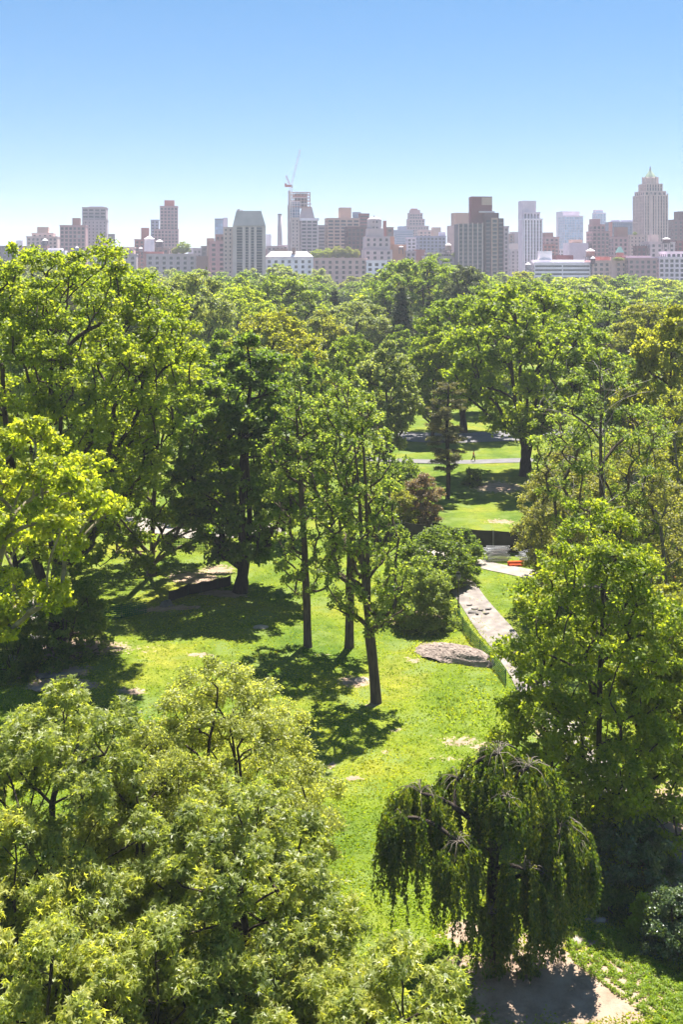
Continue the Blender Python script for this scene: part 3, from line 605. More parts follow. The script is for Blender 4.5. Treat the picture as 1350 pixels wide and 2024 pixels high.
shrub('laurel_shrub', 60, 1272, 1838, 70, 1770, L_COVER, 'bright broad-leaved low plant beside the glossy dark shrub', lobes=14, lobe_r=.3, ll=.2, cl=.22, leaves=24, base=.1)
shrub('low_shrub', 61, 1210, 1800, 90, 1752, L_DARK, 'low shaded shrub behind the weeping tree', lobes=16, lobe_r=.35, ll=.13, cl=.24, base=.1)
shrub('low_shrub', (61, 1.0), 935, 960, 45, 930, L_MID, 'small shrub beside the elm trunk', lobes=12, lobe_r=.6, ll=.3)
shrub('leafy_shrub', (51, 4.0), 800, 1010, 110, 905, L_MID, 'tall leafy shrub behind the reddish one, left of the pine')
shrub('leafy_shrub', (54, 3.0), 790, 1046, 70, 965, L_OLIVE, 'olive shrub left of the reddish shrub')

# --- weeping tree
twig_mat = plain('twig_pale', (0.20, 0.17, 0.14), 0.9, spec=0.1)
def weeping(seed=71):
    rng = np.random.default_rng(seed); D = 46.5
    root = empty('weeping_tree', spot(985, D), 0, 'dark weeping tree with cascading strands and pale arched twigs', 'tree')
    sk = Skel((0, 0, -.3)); sk.chain(0, [(-.1-.03*z-.12*math.sin(z*.8), 0.02*z, z) for z in np.arange(.2, 5.2, .4)])
    x0 = root.location.x
    # cascades: centre px, top py, half-width px, depth offset, bottom py
    domes = [(832, 1562, 72, -0.2, 1830), (905, 1535, 62, .9, 1760), (985, 1484, 66, .6, 1640), (1045, 1512, 62, .2, 1700), (1108, 1630, 66, -.4, 1830), (1036, 1712, 58, -1.4, 1945),
             (905, 1660, 46, -1.5, 1850), (968, 1800, 48, -1.3, 1945), (1080, 1720, 46, -.9, 1950), (792, 1612, 34, -.9, 1800), (1000, 1575, 36, -1.2, 1700), (1140, 1660, 40, -.2, 1800), (1005, 1880, 48, -.6, 1960)]
    P = []; Dn = []; tw = MB(); ti = []
    for cx, ty, hw, dy, by in domes:
        y = D+dy; c = np.array([(cx-CX)/F*y-x0, dy, zat(ty, y)]); R = hw/F*y; bot = max(.15, zat(by, y))
        hub = c-np.array([0, 0, .3]); sk.attach(hub, rng, .3, .5, .4, 3, .22)
        for g in range(int(10+11*R)):                              # tassels hanging from the arched bough
            a = rng.uniform(0, 6.28); r = R*math.sqrt(rng.uniform(0.02, 1)); e = np.array([math.cos(a), math.sin(a), 0])
            drop = 0.55*R*(r/R)**2; full = (c[2]-drop-bot)*rng.uniform(.55, 1.0); st0 = c+e*r-np.array([0, 0, drop]); gt = rng.normal(0, .1)
            if rng.uniform() < .55:
                tt = np.linspace(0, 1, 6)[:, None]; arc = hub+(st0-hub)*tt+np.array([0, 0, .22])*np.sin(tt*3.14)*R+rng.normal(0, .03, (6, 3)); tw.tube(arc+np.array([0, 0, .04]), np.linspace(.020, .008, 6), 3)
            for q in range(rng.integers(5, 8)):
                ln = full*rng.uniform(.45, 1.0); sway = rng.normal(0, .05, 2); t = np.linspace(0, 1, 6); st = st0+rng.normal(0, .10, 3)*np.array([1, 1, .5])
                line = np.stack([st[0]+e[0]*.2*R*t**.5+sway[0]*t*ln, st[1]+e[1]*.2*R*t**.5+sway[1]*t*ln, st[2]-ln*t], 1)
                nl = int(ln*22)+8; u = np.sort(rng.uniform(0, 1, nl)); k = np.stack([np.interp(u, t, line[:, i]) for i in range(3)], 1)
                P.append(k+rng.normal(0, .042, (nl, 3))); Dn.append(norm(np.array([0, 0, -1.0])+.25*e+rng.normal(0, .4, (nl, 3)))); ti.append(np.clip(.42+gt+rng.normal(0, .17, nl), 0, 1))
    P = np.concatenate(P); Dn = np.concatenate(Dn); ti = np.concatenate(ti); n = len(P)
    Nn = rng.normal(0, 1, (n, 3)); Nn = norm(Nn-Dn*np.sum(Nn*Dn, 1)[:, None]); L = .16*rng.uniform(.7, 1.3, n)
    V, Fl, tt = leaf_arrays(P, Nn, Dn, L, L*.55, .1, ti)
    Vw, Fw = sk.wood(.30, p=1.85); obj('trunk', np_mesh('weeping_wood', Vw, Fw, True), bark_dark, root)
    obj('crown', np_mesh('weeping_leaves', V, Fl, True, tt), L_WEEP, root)
    o = tw.obj('twigs', twig_mat, root, True); o['label'] = 'pale arching twigs on the drooping crown'; o['kind'] = 'stuff'
weeping()
# ground cover at lower right
rng = np.random.default_rng(81); n = 26000
px = rng.uniform(1120, 1380, n); py = rng.uniform(1835, 2060, n)
msk = ((py > 1838+0.0*px) & (py > 1862-(px-1130)*.25) & ((py < 1900+(px-1120)*0.74)))
cl_ = np.sin(px*.11+np.sin(py*.13)*1.5)*np.sin(py*.16+np.sin(px*.07)*2)
msk &= (cl_+rng.normal(0, .12, n) > -.42)
px, py, cl_ = px[msk], py[msk], cl_[msk]; gx = (px-CX)/F*dist(py); gy = dist(py); n = len(px)
P = np.stack([gx, gy, gz(gx, gy)+(.05+.16*np.clip(cl_+.5, 0, 1))*rng.uniform(.2, 1, n)], 1)
Nn = norm(np.array([0, 0, 1.0])+rng.normal(0, .5, (n, 3))); Dn = norm(np.cross(norm(rng.normal(0, 1, (n, 3))), Nn)); L_ = .11*rng.uniform(.7, 1.4, n)
V, Fl, tt = leaf_arrays(P, Nn, Dn, L_, L_*.6, .1, np.clip(.5+rng.normal(0, .2, n), 0, 1))
tag(obj('ground_cover', np_mesh('ground_cover', V, Fl, True, tt), L_COVER), 'bright mounded ground cover on the soil at lower right', 'ground cover', kind='stuff')
# ------------------------------------------------------------------ skyline along the far side of the park
def wallmat(name, c, var=0.12): return plain('wall_'+name, c, 0.85, noise=var, nscale=0.12, spec=0.2)
WM = dict(cream=wallmat('cream', (0.595, 0.460, 0.440)), tan=wallmat('tan', (0.518, 0.359, 0.302)), beige=wallmat('beige', (0.556, 0.416, 0.390)), grey=wallmat('grey', (0.388, 0.326, 0.351)), dgrey=wallmat('dgrey', (.15, .125, .145)),
          white=wallmat('white', (0.800, 0.744, 0.800)), stone=wallmat('stone', (0.466, 0.388, 0.408)), brick=wallmat('brick', (0.340, 0.129, 0.119)), brown=wallmat('brown', (0.284, 0.168, 0.150)), dbrown=wallmat('dbrown', (.135, .062, .072)),
          pink=wallmat('pink', (0.556, 0.371, 0.351)), maroon=wallmat('maroon', (0.227, 0.073, 0.082)), mauve=wallmat('mauve', (0.388, 0.236, 0.251)), orange=wallmat('orange', (0.544, 0.281, 0.189)), bluegrey=wallmat('bluegrey', (0.259, 0.264, 0.365)),
          red=wallmat('red', (0.440, 0.146, 0.125)), pale=wallmat('pale', (0.699, 0.595, 0.667)), concrete=wallmat('concrete', (.54, .45, .43)), roofgrey=wallmat('roofgrey', (0.388, 0.337, 0.390)), roofwhite=wallmat('roofwhite', (0.800, 0.744, 0.800)), teal=plain('copper_green', (.16, .36, .32), .7), copper=plain('copper_pale', (.30, .38, .26), .7))
def glassmat(name, dark, lite, rough=.15):
    m, N, L = newmat(name); a = N.new('ShaderNodeAttribute'); a.attribute_name = 'tint'
    r = ramp(N, [(0.0, dark), (0.62, tuple(d*1.6 for d in dark)), (0.95, lite)]); L.new(a.outputs['Fac'], r.inputs[0])
    p = N.new('ShaderNodeBsdfPrincipled'); p.inputs['Roughness'].default_value = rough; L.new(r.outputs[0], p.inputs['Base Color']); out(N, L, p.outputs[0]); return m
GL = dict(dark=glassmat('glass_dark', (.008, .011, .026), (.16, .17, .20), .06), blue=glassmat('glass_blue', (.07, .12, .20), (.24, .32, .42)), sky=glassmat('glass_sky', (.22, .31, .42), (.42, .50, .58)), grey=glassmat('glass_grey', (.022, .025, .036), (.28, .27, .28), .08))
STY = dict(w=(4.8, 2.5, 4.0, 2.4), s=(5.6, 2.4, 4.2, 2.4), d=(4.2, 2.7, 3.9, 2.5), v=(3.0, 1.3, 3.4, 3.0), b=(30., 29., 3.3, 1.5), g=(2.4, 2.15, 3.6, 3.3), x=(6.0, 4.6, 3.4, 1.9), t=(3.8, 1.2, 3.4, 1.6))
brng = np.random.default_rng(77)
class Faces:
    def __init__(s): s.q = []
    def add(s, a, b, c, d): s.q.append((a, b, c, d))
    def mesh(s, name, tint=False):
        V = np.array(s.q, float).reshape(-1, 3); n = len(s.q)
        return np_mesh(name, V, np.arange(4*n).reshape(-1, 4), False, brng.beta(1.1, 2.6, n) if tint else None)
def facade(fw, fg, o, u, w, z0, z1, zv, sty, rec=0.35):
    """wall of width w from corner o along u; window openings are recessed; below zv the wall is hidden and plain"""
    nrm = np.array([u[1], -u[0], 0.0]); U = np.array([u[0], u[1], 0.0]); o = np.array([o[0], o[1], 0.0]); Zu = np.array([0, 0, 1.0])
    pt = lambda a, z, dpt=0.0: o+U*a+Zu*z-nrm*dpt
    q = lambda a0, a1, b0, b1: fw.add(pt(a0, b0), pt(a1, b0), pt(a1, b1), pt(a0, b1))
    if sty == 'p' or w < 2.5: q(0, w, z0, z1); return
    pitch, ww, fh, wh = STY[sty]; nc = max(1, int(round((w-0.6)/pitch))); pw = (w-.6)/nc; ww = ww*pw/pitch
    top = z1-0.9; nr = max(1, int((top-max(z0, zv))/fh)); zb = top-nr*fh
    q(0, w, z0, zb); q(0, w, top, z1)
    for r in range(nr):
        c0 = zb+r*fh; a = c0+(fh-wh)*.55; b = a+wh
        q(0, w, c0, a); q(0, w, b, c0+fh); xp = 0.0
        for c in range(nc):
            x0 = .3+c*pw+(pw-ww)/2; x1 = x0+ww; q(xp, x0, a, b); xp = x1
            fw.add(pt(x0, a), pt(x0, a, rec), pt(x0, b, rec), pt(x0, b)); fw.add(pt(x1, a, rec), pt(x1, a), pt(x1, b), pt(x1, b, rec))
            fw.add(pt(x0, b), pt(x0, b, rec), pt(x1, b, rec), pt(x1, b)); fw.add(pt(x0, a, rec), pt(x0, a), pt(x1, a), pt(x1, a, rec))
            fg.add(pt(x0, a, rec), pt(x1, a, rec), pt(x1, b, rec), pt(x0, b, rec))
        q(xp, w, a, b)
def building(name, label, D, blocks, wall, glass='dark', rz=8.0, dep=None, cat='building', group=None, cornice=None):
    """blocks: (xl, xr, ytop, style[, wall[, y-offset[, bottom row]]]) in photo pixels at distance D"""
    cxp = (min(b[0] for b in blocks)+max(b[1] for b in blocks))/2; k = D/F
    root = empty(name, ((cxp-CX)*k, D, 0), math.radians(rz), label, cat, group); cs, sn = math.cos(math.radians(rz)), math.sin(math.radians(rz))
    for i, b in enumerate(blocks):
        xl, xr, yt, sty = b[:4]; wm = WM[b[4]] if len(b) > 4 and b[4] else WM[wall]; dy = b[5] if len(b) > 5 else 0.0
        wa = (xr-xl)*k; dp = dep or max(4.0, min(22.0, wa*.8)); w = max(1.2, (wa-dp*sn)/cs) if wa > dp*sn*1.6 else wa*.85; dp = min(dp, (wa*.5)/max(sn, .05))
        xc = ((xl+xr)/2-cxp)*k; x0 = xc-w/2+dp*sn/2; z1 = zat(yt, D); zv = zat(565, D); z0 = 0.0 if len(b) < 7 else zat(b[6], D)
        fw = Faces(); fg = Faces()
        facade(fw, fg, (x0, dy), (1, 0), w, z0, z1, zv, sty); facade(fw, fg, (x0, dy+dp), (0, -1), dp, z0, z1, zv, sty if sty != 'b' else 'w'); facade(fw, fg, (x0+w, dy), (0, 1), dp, z0, z1, zv, 'p')
        c = [(x0, dy), (x0+w, dy), (x0+w, dy+dp), (x0, dy+dp)]; fw.add((*c[2], z0), (*c[3], z0), (*c[3], z1), (*c[2], z1)); fw.add(*[(*p, z1) for p in c])
        if z0 > 0: fw.add(*[(*p, z0) for p in c[::-1]])
        wo = obj('wall', fw.mesh('wall'), wm, root)
        if fg.q: go_ = obj('windows', fg.mesh('windows', True), GL[glass], wo); go_['kind'] = 'stuff'
        if sty not in 'p' or cornice:
            mb = MB(); e = .35; t = .5; zt = z1+.7
            for bx in ((x0-e, x0+w+e, dy-e, dy-e+t), (x0-e, x0+w+e, dy+dp+e-t, dy+dp+e), (x0-e, x0-e+t, dy-e+t, dy+dp+e-t), (x0+w+e-t, x0+w+e, dy-e+t, dy+dp+e-t)): mb.box(*bx, z1-.35, zt)
            mb.obj('parapet', WM[cornice] if cornice else wm, root)
    return root
AB, TW = 'apartment_building', 'tower'
BL = [
 (AB, 'pale grey stepped block at the far left end of the skyline', 1500, [(8, 20, 488, 'w'), (19, 28, 480, 'w', 'bluegrey'), (30, 44, 476, 'p')], 'pale', 'grey'),
 (AB, 'cream apartment block with boxy penthouse near the left end', 1100, [(48, 112, 469, 'w'), (57, 103, 462, 's', 'cream', 4), (69, 93, 449, 'p', 'tan', 7)], 'beige', 'grey'),
 (AB, 'brown balconied apartment block left of the notched grey tower', 1000, [(113, 168, 447, 'd'), (139, 156, 431, 'p', 'brown', 8)], 'mauve', 'grey'),
 (TW, 'notched grey stone tower above the left rooftops', 1050, [(160, 210, 436, 't'), (156, 208, 411, 'x', 'grey', 6), (170, 203, 408, 'p', 'stone', 10)], 'grey', 'grey'),
 (AB, 'long cream building with planted penthouse at the park edge, left', 850, [(168, 268, 504, 's'), (175, 262, 490, 'w', 'beige', 10)], 'stone', 'dark'),
 (AB, 'dark low block below the cream block at left', 900, [(64, 86, 492, 'w')], 'dgrey', 'dark'),
 (AB, 'low white curved-front building at left among the rooftops', 880, [(83, 128, 496, 'p'), (90, 120, 491, 'p', 'roofwhite', 5)], 'white', 'dark'),
 (AB, 'slim red brick block left of the banded brick tower', 1100, [(277, 294, 451, 'p'), (264, 286, 475, 'w', 'brick', -4)], 'red', 'grey'),
 (AB, 'grey-blue block leaning against the banded brick tower', 1300, [(296, 314, 436, 'w')], 'bluegrey', 'grey'),
 (TW, 'banded brick tower with red cylinder-like top', 1200, [(312, 351, 409, 'd'), (322, 344, 396, 'p', 'red', 6), (300, 352, 455, 'd', 'mauve', -3)], 'mauve', 'grey'),
 (AB, 'pale stone building with roof garden tree at the park edge', 850, [(283, 386, 504, 's'), (288, 322, 498, 'p', 'brick', 8)], 'stone', 'dark'),
 (AB, 'low brown block between two pale park-edge buildings', 850, [(385, 411, 507, 'p')], 'brown', 'dark'),
 (AB, 'small grey block behind the low brown one', 1000, [(380, 398, 493, 'w'), (396, 410, 488, 'w', 'dgrey', 5)], 'grey', 'grey'),
 (AB, 'pinkish brown brick block left of the slab with dark glass strips', 900, [(410, 446, 479, 's'), (424, 444, 465, 'w', 'brown', 5), (407, 424, 471, 'p', 'tan', 9)], 'mauve', 'dark'),
 (AB, 'small block with bluish glass behind the pinkish brick one', 1100, [(423, 441, 434, 'g'), (440, 450, 431, 'p', 'pale')], 'bluegrey', 'sky'),
 (AB, 'small white block right of the slab with glass strips', 1200, [(525, 536, 464, 'p')], 'white', 'grey'),
 (AB, 'low grey roofs at the foot of the tall chimney', 1100, [(524, 562, 488, 'w'), (540, 570, 492, 'p', 'brown', -3)], 'grey', 'grey'),
 (AB, 'grey building with white terrace below the unfinished tower', 980, [(591, 628, 434, 'x'), (574, 592, 432, 't', 'concrete', 3), (588, 630, 432, 'p', 'roofwhite', -1, 437)], 'stone', 'dark'),
 (AB, 'narrow grey block right of the white terrace', 1000, [(628, 642, 447, 'b')], 'grey', 'dark'),
 (AB, 'wide tan slab with square rooftop tank house', 1000, [(641, 711, 433, 'x'), (671, 697, 410, 'p', 'tan', 8)], 'tan', 'dark'),
 (AB, 'little blue-green block behind the tan slab', 1200, [(697, 713, 421, 'g')], 'bluegrey', 'blue'),
 (AB, 'red brick block with white bands beside the grey setback tower', 1050, [(709, 730, 424, 'b')], 'maroon', 'grey'),
 (AB, 'dark brick apartment house with white cornice', 950, [(681, 729, 450, 'd')], 'dbrown', 'grey', 8, None, 'roofwhite'),
 (AB, 'brown sliver behind the grey setback tower', 1000, [(757, 764, 437, 'p', 'red'), (762, 778, 451, 'w')], 'brown', 'grey'),
 (AB, 'warm orange-tan block right of the grey setback tower', 900, [(775, 803, 484, 'p'), (771, 781, 468, 'p', 'orange', 4)], 'orange', 'dark'),
 (AB, 'hazy blue office block in the middle of the skyline', 1450, [(778, 817, 456, 'b'), (788, 806, 448, 'p', 'bluegrey', 6)], 'bluegrey', 'blue'),
 (TW, 'stepped pinkish art deco tower far in the middle', 1500, [(800, 848, 448, 'd'), (806, 841, 434, 'd', 'mauve', 4), (809, 838, 422, 'd', 'mauve', 8), (813, 834, 415, 'p', 'mauve', 12), (816, 830, 412, 'p', 'red', 15)], 'mauve', 'grey'),
 (AB, 'beige stub right of the pinkish art deco tower', 1300, [(854, 872, 450, 'p'), (823, 851, 457, 'w', 'pink', -6)], 'tan', 'grey'),
 (AB, 'row of pale grey flats below the pinkish art deco tower', 1150, [(802, 822, 471, 'd'), (824, 884, 468, 'd', 'bluegrey', 4), (872, 885, 459, 'p', 'pale', 8)], 'pale', 'grey'),
 (AB, 'reddish low block before the row of pale flats', 900, [(800, 822, 498, 'w', 'grey'), (820, 841, 494, 'p')], 'brick', 'dark'),
 (AB, 'park-edge building with glass roof rooms left of the dark ribbed tower', 850, [(838, 912, 508, 's'), (846, 908, 501, 'g', 'grey', 6)], 'stone', 'dark'),
 (AB, 'cream slab behind the left of the dark ribbed tower', 900, [(885, 908, 447, 'p'), (901, 936, 420, 'p', 'tan', 12)], 'cream', 'grey'),
 (AB, 'grey sliver right of the dark ribbed tower', 950, [(994, 1006, 449, 'w')], 'grey', 'grey'),
 (AB, 'brown and grey blocks between dark tower and white tower', 1250, [(1004, 1017, 464, 'w', 'brown'), (1010, 1034, 459, 'p'), (1000, 1036, 482, 'p', 'cream', -8)], 'grey', 'grey'),
 (TW, 'white tower with close vertical piers and blank top box', 1000, [(1031, 1073, 434, 'v'), (1032, 1070, 421, 'v', 'pale', 3), (1032, 1064, 397, 'p', 'pale', 6)], 'white', 'dark'),
 (AB, 'brown brick block right of the white tower', 1100, [(1073, 1106, 470, 'w'), (1077, 1097, 460, 'p', 'brown', 5)], 'mauve', 'grey'),
 (TW, 'pale blue glass office slab right of the white tower', 1400, [(1109, 1154, 428, 'g', 'pale'), (1110, 1152, 418, 'p', 'pale', 8)], 'bluegrey', 'sky', 12),
 (AB, 'broad pale low block below the blue glass slab', 1000, [(1120, 1164, 481, 'p'), (1134, 1158, 474, 'p', 'tan', 8)], 'pale', 'grey'),
 (TW, 'slim rounded glass tower behind the stepped mauve block', 1500, [(1175, 1198, 422, 'g'), (1178, 1195, 416, 'g', 'pale', 5)], 'pale', 'sky'),
 (AB, 'stepped mauve masonry block left of the blue lattice building', 1000, [(1166, 1206, 459, 'd'), (1171, 1200, 445, 'd', 'mauve', 4), (1174, 1193, 433, 'p', 'mauve', 8)], 'mauve', 'grey'),
 (AB, 'blue lattice-glass hospital block left of the pinnacled tower', 1250, [(1204, 1265, 440, 'g'), (1203, 1209, 440, 'p', 'red', -2), (1215, 1230, 435, 'p', 'pale', 9), (1236, 1256, 435, 'p', 'pale', 9)], 'bluegrey', 'blue', 4),
 (AB, 'brown masonry pair before the blue lattice building', 950, [(1209, 1242, 470, 'w'), (1224, 1248, 449, 'p', 'brown', 7)], 'mauve', 'grey'),
 (AB, 'beige annex with round corner left of the pinnacled tower', 980, [(1241, 1276, 466, 't')], 'beige', 'dark'),
 (AB, 'small dark brown house below the beige annex', 900, [(1256, 1279, 488, 'w')], 'dbrown', 'grey'),
 (AB, 'dark plum block at the right edge behind the pinnacled tower', 1150, [(1325, 1372, 436, 's'), (1344, 1372, 418, 'p', 'dbrown', 6)], 'dbrown', 'grey'),
 (AB, 'beige terraced block below the pinnacled tower', 900, [(1278, 1336, 480, 's'), (1290, 1308, 464, 'p', 'cream', 6)], 'stone', 'dark'),
 (AB, 'maroon brick block at the right edge of the skyline', 950, [(1334, 1372, 478, 'w')], 'maroon', 'grey'),
 (AB, 'long white building with ribbon windows at the park edge', 840, [(1053, 1168, 521, 'b'), (1071, 1096, 497, 'p', 'white', 8), (1060, 1160, 514, 'p', 'white', 6)], 'white', 'dark', 3),
 (AB, 'maroon roof block behind the long white building', 880, [(1095, 1134, 505, 'p')], 'maroon', 'dark'),
 (AB, 'tan park-edge building with red penthouses', 840, [(1168, 1241, 517, 'w'), (1190, 1246, 508, 'p', 'red', 8), (1207, 1216, 509, 'p', 'pink', -1)], 'pink', 'dark', 3),
 (AB, 'brown-grey park-edge building with white parapet', 832, [(1239, 1300, 512, 'w'), (1248, 1296, 506, 'p', 'pale', 10)], 'mauve', 'grey', 3, None, 'roofwhite'),
 (AB, 'pale bluish park-edge building at the right edge', 840, [(1299, 1375, 510, 'd'), (1320, 1372, 499, 'd', 'pale', 6)], 'pale', 'dark', 3),
 (AB, 'pink park-edge facade under a planted roof with green cornice', 830, [(617, 726, 512, 's')], 'pink', 'grey', 2, None, 'teal'),
 (AB, 'white narrow facade right of the pink planted one', 828, [(723, 765, 517, 'w')], 'white', 'dark', 2),
]
for b in BL:
    nm, lab, D, blocks, wall = b[:5]; building(nm, lab, D, blocks, wall, *b[5:])
# slab tower with mansard top and dark glass strips: strips are separate parts
D = 820.0; k = D/F
r = empty('slab_tower', ((484-CX)*k, D, 0), math.radians(4), 'grey concrete slab tower with sloped blank top and four dark glass strips', 'tower')
X = lambda p: (p-484)*k
def bx(name, mat, parent, xl, xr, yt, yb, y0, y1):
    mb = MB(); mb.box(X(xl), X(xr), y0, y1, zat(yb, D), zat(yt, D)); return mb.obj(name, mat, parent)
zb = 600
bx('wall', WM['concrete'], r, 461, 524, 448, 690, .8, 26); strips_ = [(468, 479), (485, 491), (496, 502), (507, 518)]; xp = 460
for a_, b_ in strips_+[(525, 525)]:
    bx('pier', WM['concrete'], r, xp, a_, 447.5, 690, 0, .8); xp = b_
for a_, b_ in strips_:
    fg = Faces(); z1 = zat(450, D); n_ = 28; fh = (z1-zat(600, D))/n_
    for i in range(n_): fg.add((X(a_), .5, z1-(i+1)*fh+.35), (X(b_), .5, z1-(i+1)*fh+.35), (X(b_), .5, z1-i*fh), (X(a_), .5, z1-i*fh))
    g_ = obj('window_strip', fg.mesh('window_strip', True), GL['dark'], r)
mb = MB(); mb.frustum((X(460), X(525), -.3, 26.3), zat(447, D), (X(467), X(516), 4, 22), zat(417, D)); mb.obj('mansard_roof', WM['concrete'], r)
mb = MB(); mb.box(X(468), X(474), 8, 14, zat(417, D), zat(413.5, D)); mb.box(X(476), X(479), 9, 12, zat(417, D), zat(414.5, D)); mb.obj('roof_plant', WM['grey'], r)
fw = Faces(); fg = Faces(); facade(fw, fg, (X(441), 4), (1, 0), 19*k, 0, zat(449, D), zat(565, D), 't'); facade(fw, fg, (X(441), 22), (0, -1), 18, 0, zat(449, D), zat(565, D), 't')
fw.add(*[(x, y, zat(449, D)) for x, y in ((X(441), 4), (X(460), 4), (X(460), 22), (X(441), 22))]); wo = obj('wing', fw.mesh('wing'), WM['beige'], r); g_ = obj('windows', fg.mesh('windows', True), GL['dark'], wo); g_['kind'] = 'stuff'
# dark ribbed tower
D = 830.0; k = D/F; r = empty('ribbed_tower', ((950-CX)*k, D, 0), math.radians(3), 'dark brown apartment tower with beige ribs and brick penthouse', 'tower'); X = lambda p: (p-950)*k
bx('wall', WM['dgrey'], r, 906, 956, 443, 690, .9, 22); bx('wall', WM['dbrown'], r, 959, 997, 432, 690, 1.4, 24); bx('upper_wall', WM['dbrown'], r, 958, 988, 421, 433, 3, 20)
bx('penthouse', WM['maroon'], r, 935, 977, 388, 445, 8, 20); bx('penthouse_panel', WM['tan'], r, 956, 976.5, 390, 405, 7.6, 7.95); bx('roof_slab', WM['pale'], r, 950, 980, 417.5, 420.5, 4, 18)
for p_ in (905.5, 914.5, 924.5, 933.5, 943.5, 953): bx('rib', WM['cream'], r, p_, p_+1.9, 441, 690, 0, .9)
bx('rib', WM['tan'], r, 972, 985, 431, 690, 1.0, 1.4)
rows = 14
for p0, p1, y0, gm_ in ((908.5, 914, .7, 'dark'), (917.5, 924, .7, 'dark'), (927.5, 933, .7, 'dark'), (936.5, 943, .7, 'dark'), (946.5, 952.5, .7, 'dark'), (961.5, 969.5, 1.15, 'dark'), (974.5, 983, .8, 'grey'), (987, 995, 1.15, 'dark')):
    me = None
    for i in range(rows):
        yt = (445 if p0 < 958 else 435)+i*7.9
        if me is None:
            f_ = Faces(); w_ = (p1-p0)*k; f_.add((0, 0, -2.3), (w_, 0, -2.3), (w_, 0, 0), (0, 0, 0)); f_.add((0, 0, -2.3), (0, .2, -2.3), (w_, .2, -2.3), (w_, 0, -2.3)); f_.add((0, 0, 0), (w_, 0, 0), (w_, .2, 0), (0, .2, 0)); me = f_.mesh('window', True); me.materials.append(GL[gm_])
            s_ = MB(); s_.box(-.05, w_+.05, -.12, .15, -2.75, -2.35); ms_ = s_.mesh('sill'); ms_.materials.append(WM['grey'])
        wobj = bpy.data.objects.new('window', me); link(wobj, r); wobj.location = (X(p0), y0, zat(yt, D))
        so = bpy.data.objects.new('sill', ms_); link(so, wobj)
# pinnacled tower (octagonal crown, green roof, spire)
D = 1050.0; k = D/F; r = empty('pinnacled_tower', ((1297-CX)*k, D, 0), math.radians(10), 'tall stone tower with stepped crown, green pointed roof and spire', 'tower'); hw = 27.5*k*.86
def block(xl, xr, yt, yb, sty, depthc, d):
    fw = Faces(); fg = Faces(); x0, x1 = (xl-1297)*k*.88, (xr-1297)*k*.88; z0, z1 = zat(yb, D), zat(yt, D); y0 = depthc-d/2
    facade(fw, fg, (x0, y0), (1, 0), x1-x0, z0, z1, z0, sty); facade(fw, fg, (x0, y0+d), (0, -1), d, z0, z1, z0, sty); facade(fw, fg, (x1, y0), (0, 1), d, z0, z1, z0, 'p')
    fw.add((x0, y0, z1), (x1, y0, z1), (x1, y0+d, z1), (x0, y0+d, z1)); fw.add((x1, y0+d, z0), (x0, y0+d, z0), (x0, y0+d, z1), (x1, y0+d, z1)); wo = obj('wall', fw.mesh('wall'), WM['beige'], r)
    if fg.q: g_ = obj('windows', fg.mesh('windows', True), GL['dark'], wo); g_['kind'] = 'stuff'
block(1268, 1326, 386, 575, 'v', 13, 26); block(1271, 1323, 378, 386, 'w', 13, 23); block(1277.5, 1317.5, 363, 378, 'v', 13, 18)
for a_ in (1268, 1283, 1297, 1311, 1323): 
    mb = MB(); mb.box((a_-1297)*k*.88, (a_+2.6-1297)*k*.88, -.55, .25, 0, zat(383, D)); mb.obj('buttress', WM['cream'], r)
mb = MB(); mb.lathe([(7.6, zat(363, D)), (7.6, zat(352, D)), (6.9, zat(350, D))], (0, 13, 0), 8); mb.obj('lantern', WM['beige'], r)
for q in range(8):
    a_ = q*math.pi/4+math.pi/8; mb = MB(); c_ = (7.5*math.cos(a_), 13+7.5*math.sin(a_)); mb.box(c_[0]-.7, c_[0]+.7, c_[1]-.7, c_[1]+.7, zat(365, D), zat(349, D)); mb.obj('pinnacle', WM['cream'], r)
mb = MB(); mb.lathe([(6.6, zat(350, D)), (5.0, zat(345, D)), (1.3, zat(335.5, D))], (0, 13, 0), 8); ro = mb.obj('pointed_roof', WM['copper'], r)
mb = MB(); mb.lathe([(1.2, zat(336, D)), (.8, zat(331.5, D)), (.12, zat(326.5, D))], (0, 13, 0), 8); mb.obj('spire', WM['stone'], ro)
# grey setback tower with octagonal top
D = 870.0; k = D/F; r = empty('setback_tower', ((748-CX)*k, D, 0), math.radians(6), 'grey stone setback tower with eight-sided top and little spire', 'tower')
for i, (xl, xr, yt, yb, sty, dc, d) in enumerate(((720, 776, 494, 690, 's', 10, 20), (722, 772, 468, 494, 's', 10, 16), (727, 760, 452, 468, 'p', 10, 13))):
    fw = Faces(); fg = Faces(); x0, x1 = (xl-748)*k, (xr-748)*k; z0, z1 = max(0, zat(yb, D)), zat(yt, D); y0 = dc-d/2
    facade(fw, fg, (x0, y0), (1, 0), x1-x0, z0, z1, zat(560, D), sty); facade(fw, fg, (x0, y0+d), (0, -1), d, z0, z1, zat(560, D), 'p'); facade(fw, fg, (x1, y0), (0, 1), d, z0, z1, 0, 'p'); fw.add((x0, y0, z1), (x1, y0, z1), (x1, y0+d, z1), (x0, y0+d, z1))
    wo = obj('wall', fw.mesh('wall'), WM['stone'], r)
    if fg.q: g_ = obj('windows', fg.mesh('windows', True), GL['dark'], wo); g_['kind'] = 'stuff'
mb = MB(); mb.lathe([(6.4, zat(470, D)), (6.4, zat(434, D)), (5.7, zat(432, D)), (2.0, zat(429, D))], ((743-748)*k, 10, 0), 8); ro = mb.obj('octagonal_top', WM['stone'], r)
mb = MB(); mb.lathe([(.6, zat(430, D)), (.5, zat(427, D)), (.08, zat(424, D))], ((743-748)*k, 10, 0), 6); mb.obj('spire', WM['grey'], ro)
